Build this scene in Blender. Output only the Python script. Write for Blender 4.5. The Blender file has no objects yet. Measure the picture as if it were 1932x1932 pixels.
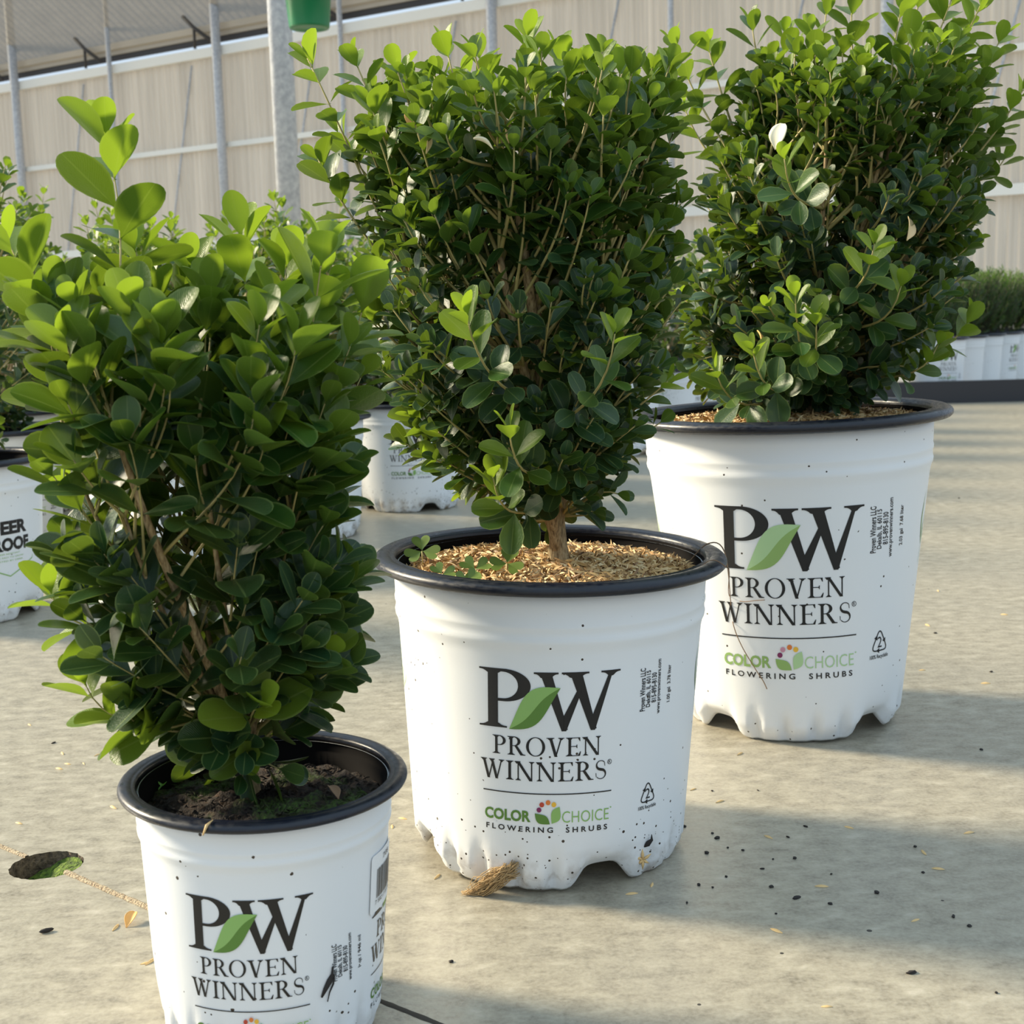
import bpy, bmesh, math, random
import numpy as np
from mathutils import Vector, Matrix
PI = math.pi
SC = bpy.context.scene
COL = SC.collection
# ------------------------------------------------------------------ camera
F_PX, PITCH, ROLL, HC = 2500.0, 0.149, 0.0264, 0.3057
FW = Vector((0, math.cos(PITCH), -math.sin(PITCH)))
UP = Vector((0, math.sin(PITCH), math.cos(PITCH)))
RT = Vector((1, 0, 0))
cx_ = RT * math.cos(ROLL) - UP * math.sin(ROLL)
cy_ = RT * math.sin(ROLL) + UP * math.cos(ROLL)
camd = bpy.data.cameras.new('camera')
cam = bpy.data.objects.new('camera', camd)
COL.objects.link(cam)
m = Matrix((cx_, cy_, -FW)).transposed().to_4x4()
m.translation = Vector((0, 0, HC))
cam.matrix_world = m
camd.sensor_width = 36
camd.lens = F_PX / 1932 * 36
camd.clip_start = 0.02
camd.clip_end = 200
camd.dof.use_dof = True
camd.dof.focus_distance = 0.72
camd.dof.aperture_fstop = 30.0
SC.camera = cam
# ------------------------------------------------------------------ light
SC.view_settings.view_transform = 'Standard'
SC.view_settings.look = 'None'
SC.view_settings.gamma = 1
SC.view_settings.exposure = 0.5
W = bpy.data.worlds.new('world')
SC.world = W
W.use_nodes = True
wn, wl = W.node_tree.nodes, W.node_tree.links
bg = wn['Background']
tc = wn.new('ShaderNodeTexCoord')
sp = wn.new('ShaderNodeSeparateXYZ')
mr = wn.new('ShaderNodeMapRange')
mr.inputs[1].default_value = -0.2
mr.inputs[2].default_value = 0.7
mx = wn.new('ShaderNodeMix')
mx.data_type = 'RGBA'
mx.inputs[6].default_value = (0.53, 0.60, 0.70, 1)
mx.inputs[7].default_value = (0.64, 0.83, 1.0, 1)
wl.new(tc.outputs['Generated'], sp.inputs[0])
wl.new(sp.outputs['Z'], mr.inputs[0])
wl.new(mr.outputs[0], mx.inputs[0])
wl.new(mx.outputs[2], bg.inputs[0])
bg.inputs[1].default_value = 0.84
SUN_TO = Vector((-0.88, 0.34, 0.50)).normalized()
sd = bpy.data.lights.new('sun', 'SUN')
sd.energy = 6.2
sd.angle = math.radians(11)
sd.color = (1.0, 0.87, 0.64)
so = bpy.data.objects.new('sun', sd)
COL.objects.link(so)
so.rotation_euler = SUN_TO.to_track_quat('Z', 'Y').to_euler()
so.location = (-3, 1, 3)


def at(px, py, Y):
    """the point of the vertical plane at forward distance Y that a direction measured in the photo meets"""
    dx, dy = px - 966.0, 966.0 - py
    a = dx * math.cos(ROLL) + dy * math.sin(ROLL)
    b = -dx * math.sin(ROLL) + dy * math.cos(ROLL)
    r = FW * F_PX + RT * a + UP * b
    return Vector((0, 0, HC)) + r * (Y / r.y)


def floor_at(px, py):
    p1 = at(px, py, 1.0)
    r = p1 - Vector((0, 0, HC))
    return Vector((0, 0, HC)) + r * (-HC / r.z)


# ------------------------------------------------------------------ materials
def mat(name, col=(0.5, 0.5, 0.5), rough=0.5, metal=0.0, spec=0.5, coat=0.0):
    m = bpy.data.materials.new(name)
    m.use_nodes = True
    b = m.node_tree.nodes['Principled BSDF']
    b.inputs['Base Color'].default_value = (*col, 1)
    b.inputs['Roughness'].default_value = rough
    b.inputs['Metallic'].default_value = metal
    b.inputs['Specular IOR Level'].default_value = spec
    b.inputs['Coat Weight'].default_value = coat
    return m


class NT:
    def __init__(s, m):
        s.m = m
        s.n = m.node_tree.nodes
        s.l = m.node_tree.links
        s.b = s.n['Principled BSDF']
        s.out = s.n['Material Output']

    def new(s, t, **k):
        x = s.n.new(t)
        for a, v in k.items():
            setattr(x, a, v)
        return x

    def link(s, a, b):
        s.l.new(a, b)

    def coord(s, scale=(1, 1, 1), kind='Object'):
        c = s.new('ShaderNodeTexCoord')
        mp = s.new('ShaderNodeMapping')
        mp.inputs['Scale'].default_value = scale
        s.link(c.outputs[kind], mp.inputs[0])
        return mp.outputs[0]

    def noise(s, vec, scale, detail=4, rough=0.55):
        x = s.new('ShaderNodeTexNoise')
        x.inputs['Scale'].default_value = scale
        x.inputs['Detail'].default_value = detail
        x.inputs['Roughness'].default_value = rough
        if vec: s.link(vec, x.inputs['Vector'])
        return x.outputs[0]

    def ramp(s, fac, stops):
        x = s.new('ShaderNodeValToRGB')
        e = x.color_ramp.elements
        while len(e) < len(stops): e.new(0.5)
        for i, (p, c) in enumerate(stops):
            e[i].position = p
            e[i].color = (*c, 1) if len(c) == 3 else c
        s.link(fac, x.inputs[0])
        return x.outputs[0]

    def mix(s, fac, a, b, mode='MIX'):
        x = s.new('ShaderNodeMix', data_type='RGBA', blend_type=mode)
        for sock, v in ((x.inputs[0], fac), (x.inputs[6], a), (x.inputs[7], b)):
            if hasattr(v, 'node'): s.link(v, sock)
            elif isinstance(v, tuple): sock.default_value = (*v, 1)
            else: sock.default_value = v
        return x.outputs[2]

    def math(s, op, a, b=0.0, c=None):
        x = s.new('ShaderNodeMath', operation=op)
        for i, v in enumerate((a, b, c)):
            if v is None: continue
            if hasattr(v, 'node'): s.link(v, x.inputs[i])
            else: x.inputs[i].default_value = v
        return x.outputs[0]

    def mr(s, v, a, b, c=0.0, d=1.0):
        x = s.new('ShaderNodeMapRange')
        for i, k in enumerate((a, b, c, d)): x.inputs[i + 1].default_value = k
        s.link(v, x.inputs[0])
        return x.outputs[0]

    def attr(s, name):
        x = s.new('ShaderNodeAttribute')
        x.attribute_name = name
        return x.outputs['Fac']

    def base(s, c): s.link(c, s.b.inputs['Base Color'])

    def bump(s, h, strength=0.3, dist=0.001):
        x = s.new('ShaderNodeBump')
        x.inputs['Strength'].default_value = strength
        x.inputs['Distance'].default_value = dist
        s.link(h, x.inputs['Height'])
        s.link(x.outputs[0], s.b.inputs['Normal'])


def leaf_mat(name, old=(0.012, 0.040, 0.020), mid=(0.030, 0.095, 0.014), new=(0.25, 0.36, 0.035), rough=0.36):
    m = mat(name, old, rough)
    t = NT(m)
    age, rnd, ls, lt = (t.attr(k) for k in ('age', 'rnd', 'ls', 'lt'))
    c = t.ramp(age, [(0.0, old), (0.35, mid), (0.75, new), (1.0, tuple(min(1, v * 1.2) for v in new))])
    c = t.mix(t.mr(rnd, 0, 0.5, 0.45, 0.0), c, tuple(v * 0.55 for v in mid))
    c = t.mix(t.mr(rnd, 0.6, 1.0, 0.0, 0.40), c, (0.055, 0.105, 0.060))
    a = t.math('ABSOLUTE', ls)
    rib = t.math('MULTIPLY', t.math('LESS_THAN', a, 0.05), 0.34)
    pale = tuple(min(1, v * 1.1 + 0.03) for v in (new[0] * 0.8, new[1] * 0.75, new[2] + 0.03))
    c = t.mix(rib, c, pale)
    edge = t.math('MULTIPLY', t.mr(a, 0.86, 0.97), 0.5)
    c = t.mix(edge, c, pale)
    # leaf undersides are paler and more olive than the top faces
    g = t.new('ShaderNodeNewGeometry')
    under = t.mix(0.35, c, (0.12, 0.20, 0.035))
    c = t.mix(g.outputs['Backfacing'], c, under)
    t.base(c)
    v = t.new('ShaderNodeTexWave')
    v.inputs['Scale'].default_value = 5
    vec = t.new('ShaderNodeCombineXYZ')
    t.link(t.math('SUBTRACT', t.math('MULTIPLY', lt, 1.6), t.math('MULTIPLY', a, 0.5)), vec.inputs[0])
    t.link(vec.outputs[0], v.inputs['Vector'])
    nz = t.noise(t.coord((1, 1, 1)), 900, 2)
    h = t.math('ADD', t.math('MULTIPLY', v.outputs[1], 0.25), nz)
    t.bump(h, 0.25, 0.0006)
    tr = t.new('ShaderNodeBsdfTranslucent')
    t.link(t.mix(1.0, t.mix(0.5, c, new), (1.0, 1.0, 0.55), 'MULTIPLY'), tr.inputs[0])
    ms = t.new('ShaderNodeMixShader')
    t.link(t.mr(age, 0, 0.8, 0.14, 0.58), ms.inputs[0])
    t.link(t.b.outputs[0], ms.inputs[1])
    t.link(tr.outputs[0], ms.inputs[2])
    t.link(ms.outputs[0], t.out.inputs[0])
    return m


M = {}
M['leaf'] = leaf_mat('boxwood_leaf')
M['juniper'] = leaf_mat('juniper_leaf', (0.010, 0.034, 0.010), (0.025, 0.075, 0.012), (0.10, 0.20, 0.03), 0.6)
M['bark'] = mat('bark', (0.30, 0.20, 0.09), 0.8)
t = NT(M['bark'])
n = t.noise(t.coord((1, 1, 0.25)), 900, 3)
t.base(t.ramp(n, [(0.3, (0.13, 0.085, 0.04)), (0.5, (0.36, 0.25, 0.12)), (0.75, (0.52, 0.40, 0.22))]))
t.bump(n, 0.6, 0.0008)
M['twig'] = mat('green_twig', (0.40, 0.33, 0.12), 0.6)
M['stem_dark'] = mat('dark_stem', (0.07, 0.06, 0.03), 0.8)
M['white'] = mat('white_pot_plastic', (0.80, 0.815, 0.83), 0.42, 0, 0.5)


def pot_white(name, dirt):
    m = mat(name, (0.80, 0.815, 0.83), 0.40, 0, 0.45)
    t = NT(m)
    co = t.coord()
    vo = t.new('ShaderNodeTexVoronoi')
    vo.inputs['Scale'].default_value = 430
    t.link(co, vo.inputs['Vector'])
    z = t.new('ShaderNodeSeparateXYZ')
    t.link(co, z.inputs[0])
    patch = t.noise(co, 22, 3)
    low = t.mr(z.outputs[2], 0.045, 0.0, 0.0, 1.0)
    dens = t.math('ADD', t.math('MULTIPLY', low, 0.42 * dirt), t.math('MULTIPLY', t.mr(patch, 0.52, 0.72), 0.30 * dirt))
    rnd = t.new('ShaderNodeSeparateXYZ')
    t.link(vo.outputs['Color'], rnd.inputs[0])
    pick = t.math('LESS_THAN', rnd.outputs[0], t.math('ADD', dens, 0.012))
    dot = t.math('LESS_THAN', vo.outputs['Distance'], t.math('MULTIPLY', rnd.outputs[1], 0.36))
    spk = t.math('MULTIPLY', pick, dot)
    c = t.mix(t.mr(t.noise(co, 9, 3), 0.3, 0.8, 0.0, 0.18), (0.80, 0.815, 0.83), (0.72, 0.73, 0.73))
    film = t.math('MULTIPLY', t.mr(z.outputs[2], 0.026, 0.0), t.mr(t.noise(co, 70, 5), 0.47, 0.64, 0, 0.8 * dirt))
    c = t.mix(film, c, (0.24, 0.18, 0.12))
    c = t.mix(spk, c, (0.05, 0.035, 0.025))
    t.base(c)
    t.bump(t.noise(co, 1100, 2), 0.08, 0.0004)
    return m


M['pot_dirty'] = pot_white('white_plastic_dirty', 1.0)
M['pot_clean'] = pot_white('white_plastic_clean', 0.12)
M['pot_soiled'] = pot_white('white_plastic_soiled', 1.6)
M['rim'] = mat('black_rim_plastic', (0.012, 0.013, 0.018), 0.30, 0, 0.45)
t = NT(M['rim'])
nn = t.noise(t.coord((1, 1, 4)), 240, 4)
t.base(t.ramp(nn, [(0.45, (0.007, 0.009, 0.018)), (0.8, (0.022, 0.023, 0.028))]))
t.link(t.mr(nn, 0.3, 0.7, 0.24, 0.5), t.b.inputs['Roughness'])
M['liner'] = mat('black_liner_plastic', (0.008, 0.007, 0.007), 0.8, 0, 0.06)
M['ink'] = mat('black_ink', (0.008, 0.008, 0.009), 0.35)
M['ink_green_light'] = mat('light_green_ink', (0.26, 0.46, 0.13), 0.4)
M['ink_green_dark'] = mat('dark_green_ink', (0.10, 0.22, 0.035), 0.4)
M['ink_faded_light'] = mat('faded_light_green_ink', (0.42, 0.62, 0.32), 0.4)
M['ink_faded_dark'] = mat('faded_green_ink', (0.27, 0.43, 0.13), 0.4)
M['ink_purple'] = mat('purple_ink', (0.20, 0.02, 0.10), 0.4)
M['ink_red'] = mat('red_ink', (0.50, 0.06, 0.03), 0.4)
M['ink_pink'] = mat('pink_ink', (0.58, 0.27, 0.36), 0.4)
M['ink_orange'] = mat('orange_ink', (0.72, 0.20, 0.04), 0.4)
M['ink_yellow'] = mat('yellow_ink', (0.83, 0.48, 0.05), 0.4)
M['sticker'] = mat('sticker_paper', (0.84, 0.84, 0.84), 0.5)
M['hull'] = mat('rice_hull', (0.60, 0.40, 0.18), 0.6)
t = NT(M['hull'])
t.base(t.ramp(t.attr('rnd'), [(0.0, (0.20, 0.10, 0.04)), (0.3, (0.50, 0.29, 0.10)), (0.7, (0.66, 0.44, 0.19)), (1.0, (0.82, 0.66, 0.38))]))
M['hull_plain'] = mat('rice_hull_plain', (0.66, 0.45, 0.20), 0.6)
M['soil'] = mat('potting_soil', (0.02, 0.013, 0.009), 0.85)
t = NT(M['soil'])
co = t.coord()
n = t.noise(co, 260, 5, 0.7)
c = t.ramp(n, [(0.3, (0.006, 0.004, 0.003)), (0.52, (0.028, 0.017, 0.011)), (0.7, (0.09, 0.05, 0.028))])
ms = t.math('MULTIPLY', t.mr(t.noise(co, 38, 3), 0.50, 0.62), t.mr(t.noise(co, 500, 3), 0.35, 0.6))
c = t.mix(ms, c, (0.06, 0.12, 0.012))
t.base(c)
t.bump(n, 1.0, 0.004)
M['moss'] = mat('moss', (0.10, 0.16, 0.015), 0.9)
t = NT(M['moss'])
n = t.noise(t.coord(), 420, 4)
t.base(t.ramp(n, [(0.3, (0.02, 0.035, 0.005)), (0.6, (0.12, 0.19, 0.015)), (0.8, (0.25, 0.30, 0.04))]))
t.bump(n, 1.0, 0.003)
M['root'] = mat('fibrous_root', (0.42, 0.28, 0.13), 0.8)
M['strand'] = mat('dry_root', (0.22, 0.13, 0.07), 0.7)
M['dryleaf'] = mat('dry_leaf', (0.72, 0.55, 0.30), 0.6)
M['paleleaf'] = mat('bleached_leaf', (0.85, 0.78, 0.58), 0.6)
M['orangeleaf'] = mat('orange_dry_leaf', (0.75, 0.40, 0.12), 0.6)
M['crumb'] = mat('soil_crumb', (0.018, 0.014, 0.012), 0.8)
M['clover'] = mat('clover_leaf', (0.15, 0.22, 0.035), 0.5)
M['seedling'] = mat('seedling', (0.22, 0.50, 0.08), 0.4)
M['galv'] = mat('galvanised_steel', (0.62, 0.64, 0.66), 0.5, 0.1)
t = NT(M['galv'])
n = t.noise(t.coord(), 45, 4)
t.base(t.ramp(n, [(0.35, (0.42, 0.44, 0.49)), (0.7, (0.64, 0.66, 0.69))]))
M['whitealu'] = mat('white_aluminium', (0.86, 0.85, 0.80), 0.4)
M['beigepipe'] = mat('dusty_pipe', (0.50, 0.44, 0.36), 0.6)
M['darksteel'] = mat('dark_steel', (0.05, 0.045, 0.045), 0.6)  # vent arms and hanger; also colours the strip for the vent gap's shade
M['greenpot'] = mat('green_plastic', (0.012, 0.20, 0.075), 0.35)
M['blackfilm'] = mat('black_plastic_edging', (0.022, 0.022, 0.027), 0.38)


def poly_mat(name, col, transl, clear=0.0):
    m = mat(name, col, 0.55, 0, 0.3)
    t = NT(m)
    co = t.coord((1, 1, 0.06))
    n = t.noise(co, 6, 4)
    n2_ = t.noise(t.coord((1, 1, 0.02)), 38, 3)
    c = t.mix(t.mr(n, 0.35, 0.7, 0, 0.6), col, tuple(v * 0.68 for v in col))
    c = t.mix(t.mr(n2_, 0.42, 0.65, 0, 0.42), c, tuple(v * 0.66 for v in col))
    t.base(c)
    tr = t.new('ShaderNodeBsdfTranslucent')
    t.link(c, tr.inputs[0])
    ms = t.new('ShaderNodeMixShader')
    ms.inputs[0].default_value = transl
    t.link(t.b.outputs[0], ms.inputs[1])
    t.link(tr.outputs[0], ms.inputs[2])
    ms2 = t.new('ShaderNodeMixShader')
    ms2.inputs[0].default_value = clear
    t.link(ms.outputs[0], ms2.inputs[1])
    t.link(t.new('ShaderNodeBsdfTransparent').outputs[0], ms2.inputs[2])
    t.link(ms2.outputs[0], t.out.inputs[0])
    return m


M['polywall'] = poly_mat('polycarbonate_wall', (0.90, 0.79, 0.66), 0.30)
M['polyroof'] = poly_mat('polycarbonate_roof', (0.42, 0.39, 0.34), 0.4, 0.14)
M['polyroof_dark'] = poly_mat('polycarbonate_roof_dark', (0.28, 0.25, 0.21), 0.3, 0.10)  # darker tone for the roof band next to the eave

M['floor'] = mat('concrete', (0.4, 0.37, 0.3), 0.35, 0, 0.6)
t = NT(M['floor'])
co = t.coord()
n1 = t.noise(co, 5, 5, 0.6)
n2 = t.noise(t.coord((1, 1.6, 1)), 60, 6, 0.65)
n3 = t.noise(co, 420, 4, 0.6)
c = t.ramp(n2, [(0.30, (0.16, 0.138, 0.098)), (0.46, (0.27, 0.238, 0.175)), (0.60, (0.37, 0.333, 0.25)), (0.76, (0.55, 0.50, 0.41))])
c = t.mix(t.mr(n1, 0.35, 0.7, 0, 0.45), c, (0.24, 0.22, 0.18))
c = t.mix(t.mr(n3, 0.35, 0.65, 0.0, 0.45), c, (0.44, 0.40, 0.32))
vo = t.new('ShaderNodeTexVoronoi')
vo.inputs['Scale'].default_value = 65
t.link(co, vo.inputs['Vector'])
sx = t.new('ShaderNodeSeparateXYZ')
t.link(vo.outputs['Color'], sx.inputs[0])
spk = t.math('MULTIPLY', t.math('LESS_THAN', sx.outputs[0], 0.10), t.math('LESS_THAN', vo.outputs['Distance'], t.math('MULTIPLY', sx.outputs[1], 0.10)))
c = t.mix(spk, c, (0.03, 0.025, 0.02))
t.base(c)
t.link(t.mr(n2, 0.3, 0.75, 0.30, 0.46), t.b.inputs['Roughness'])
t.bump(t.math('ADD', n2, t.math('MULTIPLY', n3, 0.4)), 0.22, 0.0015)
M['holedirt'] = mat('hole_dirt', (0.07, 0.055, 0.035), 0.9)
t = NT(M['holedirt'])
n = t.noise(t.coord(), 350, 4)
t.base(t.ramp(n, [(0.3, (0.03, 0.022, 0.014)), (0.7, (0.20, 0.15, 0.10))]))
t.bump(n, 1.0, 0.002)
M['joint'] = mat('sandy_joint_filler', (0.42, 0.33, 0.22), 0.9)
t = NT(M['joint'])
n = t.noise(t.coord(), 700, 3)
t.base(t.ramp(n, [(0.35, (0.22, 0.15, 0.09)), (0.6, (0.52, 0.42, 0.28))]))
t.bump(n, 1.0, 0.002)
M['jointdark'] = mat('dark_joint', (0.05, 0.04, 0.03), 0.9)


# ------------------------------------------------------------------ object helpers
def link(name, me, m=None, parent=None):
    o = bpy.data.objects.new(name, me)
    COL.objects.link(o)
    if m:
        for x in (m if isinstance(m, (list, tuple)) else [m]): me.materials.append(x)
    if parent: o.parent = parent
    return o


def tag(o, label=None, cat=None, group=None, kind=None):
    if label: o['label'] = label
    if cat: o['category'] = cat
    if group: o['group'] = group
    if kind: o['kind'] = kind
    return o


def empty(name, loc, rot=(0, 0, 0)):
    o = bpy.data.objects.new(name, None)
    COL.objects.link(o)
    o.location = loc
    o.rotation_euler = rot
    o.empty_display_size = 0.02
    return o


def copy_tree(o, parent=None):
    c = o.copy()
    COL.objects.link(c)
    if parent: c.parent = parent
    for ch in list(o.children): copy_tree(ch, c)
    return c


def mesh(name, verts, faces, smooth=True, attrs=None, mi=None):
    me = bpy.data.meshes.new(name)
    me.from_pydata([tuple(v) for v in verts], [], [tuple(f) for f in faces])
    if smooth: me.polygons.foreach_set('use_smooth', [True] * len(me.polygons))
    if mi is not None: me.polygons.foreach_set('material_index', mi)
    for k, a in (attrs or {}).items():
        me.attributes.new(k, 'FLOAT', 'POINT').data.foreach_set('value', np.asarray(a, np.float32).ravel())
    me.update()
    return me


def lathe(prof, n=96, f=None, closed=False):
    vs, fs = [], []
    for i, (r, z) in enumerate(prof):
        for k in range(n):
            a = 2 * PI * k / n
            rr, zz = (r, z) if f is None else f(r, z, a, i)
            vs.append((rr * math.cos(a), rr * math.sin(a), zz))
    m_ = len(prof)
    for i in range(m_ if closed else m_ - 1):
        j = (i + 1) % m_
        for k in range(n):
            k2 = (k + 1) % n
            fs.append((i * n + k, i * n + k2, j * n + k2, j * n + k))
    return vs, fs


class MB:
    def __init__(s):
        s.v, s.f, s.a = [], [], []

    def add(s, v, f, rnd=0.5):
        o = len(s.v)
        s.v += [tuple(x) for x in v]
        s.f += [tuple(i + o for i in g) for g in f]
        s.a += [rnd] * len(v)

    def tube(s, pts, rad, n=6, cap=True):
        pts = [Vector(p) for p in pts]
        if not isinstance(rad, (list, tuple)): rad = [rad] * len(pts)
        v, f = [], []
        ref = None
        for i, p in enumerate(pts):
            d = (pts[min(i + 1, len(pts) - 1)] - pts[max(i - 1, 0)]).normalized()
            if ref is None:
                ref = d.orthogonal().normalized()
            ref = (ref - d * ref.dot(d)).normalized()
            b = d.cross(ref)
            for k in range(n):
                a = 2 * PI * k / n
                v.append(p + (ref * math.cos(a) + b * math.sin(a)) * rad[i])
        for i in range(len(pts) - 1):
            for k in range(n):
                k2 = (k + 1) % n
                f.append((i * n + k, i * n + k2, (i + 1) * n + k2, (i + 1) * n + k))
        if cap:
            f.append(tuple(range(n))[::-1])
            f.append(tuple((len(pts) - 1) * n + k for k in range(n)))
        s.add(v, f)

    def box(s, c, size, rot=None):
        v = []
        for i in range(8):
            p = Vector(((i & 1) - .5, ((i >> 1) & 1) - .5, ((i >> 2) & 1) - .5))
            p = Vector((p.x * size[0], p.y * size[1], p.z * size[2]))
            if rot: p = rot @ p
            v.append(Vector(c) + p)
        s.add(v, [(0, 2, 3, 1), (4, 5, 7, 6), (0, 1, 5, 4), (2, 6, 7, 3), (0, 4, 6, 2), (1, 3, 7, 5)])

    def build(s, name, m, parent=None, smooth=True, rnd=False):
        return link(name, mesh(name, s.v, s.f, smooth, {'rnd': s.a} if rnd else None), m, parent)


# ------------------------------------------------------------------ foliage
T_HI = [-0.10, 0.0, 0.07, 0.18, 0.32, 0.46, 0.60, 0.74, 0.86, 0.94, 0.985, 1.0]
T_MD = [-0.10, 0.02, 0.16, 0.36, 0.58, 0.78, 0.92, 0.985]
T_LO = [0.0, 0.3, 0.65, 0.95]


def leaf_half(t, wide=0.58):
    if t <= 0: return 0.05
    if t < wide: return max(0.05, math.sin(PI / 2 * t / wide) ** 1.15)
    return max(0.0, 1 - ((t - wide) / (1 - wide + 0.004)) ** 2.4) ** 0.55


def leaves_mesh(name, L, lod='hi', narrow=False):
    """L: list of (o, d, n, length, width, age, rnd, bend, fold)"""
    ts = {'hi': T_HI, 'md': T_MD, 'lo': T_LO}[lod]
    ss = {'hi': [-1, -.55, 0, .55, 1], 'md': [-1, -.5, 0, .5, 1], 'lo': [-1, 0, 1]}[lod]
    nr, nc = len(ts), len(ss)
    hw = np.array([leaf_half(t, 0.4 if narrow else 0.58) for t in ts])
    S = np.tile(np.array(ss, float), nr)
    T = np.repeat(np.array(ts, float), nc)
    H = np.repeat(hw, nc)
    O = np.array([list(l[0]) for l in L]); D = np.array([list(l[1]) for l in L]); Nn = np.array([list(l[2]) for l in L])
    D /= np.linalg.norm(D, axis=1, keepdims=True) + 1e-9
    Nn -= D * (Nn * D).sum(1, keepdims=True)
    Nn /= np.linalg.norm(Nn, axis=1, keepdims=True) + 1e-9
    Sd = np.cross(D, Nn)
    P = np.array([l[3:9] for l in L], float)
    len_, wid, age, rnd, bend, fold = P.T
    X = S * H * wid[:, None] / 2
    Y = T * len_[:, None]
    Z = (np.abs(S) * H) ** 1.3 * wid[:, None] / 2 * fold[:, None] - bend[:, None] * len_[:, None] * np.clip(T, 0, 1) ** 2
    V = O[:, None] + Sd[:, None] * X[..., None] + D[:, None] * Y[..., None] + Nn[:, None] * Z[..., None]
    q = np.array([(i * nc + j, i * nc + j + 1, (i + 1) * nc + j + 1, (i + 1) * nc + j) for i in range(nr - 1) for j in range(nc - 1)])
    N = len(L)
    Fc = (q[None] + (np.arange(N) * nr * nc)[:, None, None]).reshape(-1, 4)
    me = bpy.data.meshes.new(name)
    me.vertices.add(N * nr * nc)
    me.vertices.foreach_set('co', V.astype(np.float32).ravel())
    me.loops.add(Fc.size)
    me.loops.foreach_set('vertex_index', Fc.ravel().astype(np.int32))
    me.polygons.add(len(Fc))
    me.polygons.foreach_set('loop_start', np.arange(0, Fc.size, 4, dtype=np.int32))
    me.polygons.foreach_set('use_smooth', np.ones(len(Fc), bool))
    for k, a in (('age', np.repeat(age, nr * nc)), ('rnd', np.repeat(rnd, nr * nc)), ('ls', np.tile(S, N)), ('lt', np.tile(T, N))):
        me.attributes.new(k, 'FLOAT', 'POINT').data.foreach_set('value', a.astype(np.float32))
    me.update(calc_edges=True)
    me.validate()
    return me


def bez(p0, p1, p2, p3, n):
    out = []
    for i in range(n):
        t = i / (n - 1)
        out.append(p0 * (1 - t) ** 3 + p1 * 3 * t * (1 - t) ** 2 + p2 * 3 * t * t * (1 - t) + p3 * t ** 3)
    return out


def interp(tab, h):
    if h <= tab[0][0]: return tab[0][1:]
    for a, b in zip(tab, tab[1:]):
        if h <= b[0]:
            k = (h - a[0]) / (b[0] - a[0])
            return tuple(x + (y - x) * k for x, y in zip(a[1:], b[1:]))
    return tab[-1][1:]


def leafy_shoot(rg, pts, LV, size, gap, youth, start=0.3, flat=0.35, upl=0.3):
    """opposite leaf pairs set crosswise along a shoot, a rosette at its tip"""
    seg = [0.0]
    for a, b in zip(pts, pts[1:]): seg.append(seg[-1] + (b - a).length)
    tot = seg[-1]

    def pos(s):
        for i in range(len(pts) - 1):
            if s <= seg[i + 1] or i == len(pts) - 2:
                k = (s - seg[i]) / max(1e-6, seg[i + 1] - seg[i])
                return pts[i].lerp(pts[i + 1], k), (pts[i + 1] - pts[i]).normalized()
    s = tot
    k = 0
    ang = rg.uniform(0, PI)
    while s > tot * start:
        p, D = pos(s)
        A0 = D.orthogonal().normalized()
        B0 = D.cross(A0)
        ang += PI / 2 + rg.uniform(-.25, .25)
        for sg in (0, PI):
            if k > 4 and rg.random() < 0.08: continue
            a = ang + sg + rg.uniform(-.2, .2)
            A = A0 * math.cos(a) + B0 * math.sin(a)
            phi = {0: 1.15, 1: 0.9, 2: 0.72}.get(k, max(0.22, 0.62 - 0.035 * k)) + rg.uniform(-.22, .22)
            d = A * math.cos(phi) + D * math.sin(phi)
            n = D * math.cos(phi) - A * math.sin(phi)
            n = n + Vector((0, 0, upl)) + Vector((rg.uniform(-.25, .25), rg.uniform(-.25, .25), 0))
            sz = size * {0: 0.62, 1: 0.86, 2: 1.0}.get(k, 1.0) * rg.uniform(0.78, 1.12)
            wd = sz * rg.uniform(0.56, 0.72)
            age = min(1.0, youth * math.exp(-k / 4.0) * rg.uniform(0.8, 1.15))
            LV.append((p + A * 0.0008, d, n, sz, wd, age, rg.random(), rg.uniform(-0.02, 0.16), rg.uniform(0.10, 0.45)))
        s -= gap * (0.45 if k == 0 else rg.uniform(0.85, 1.15))
        k += 1


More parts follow.
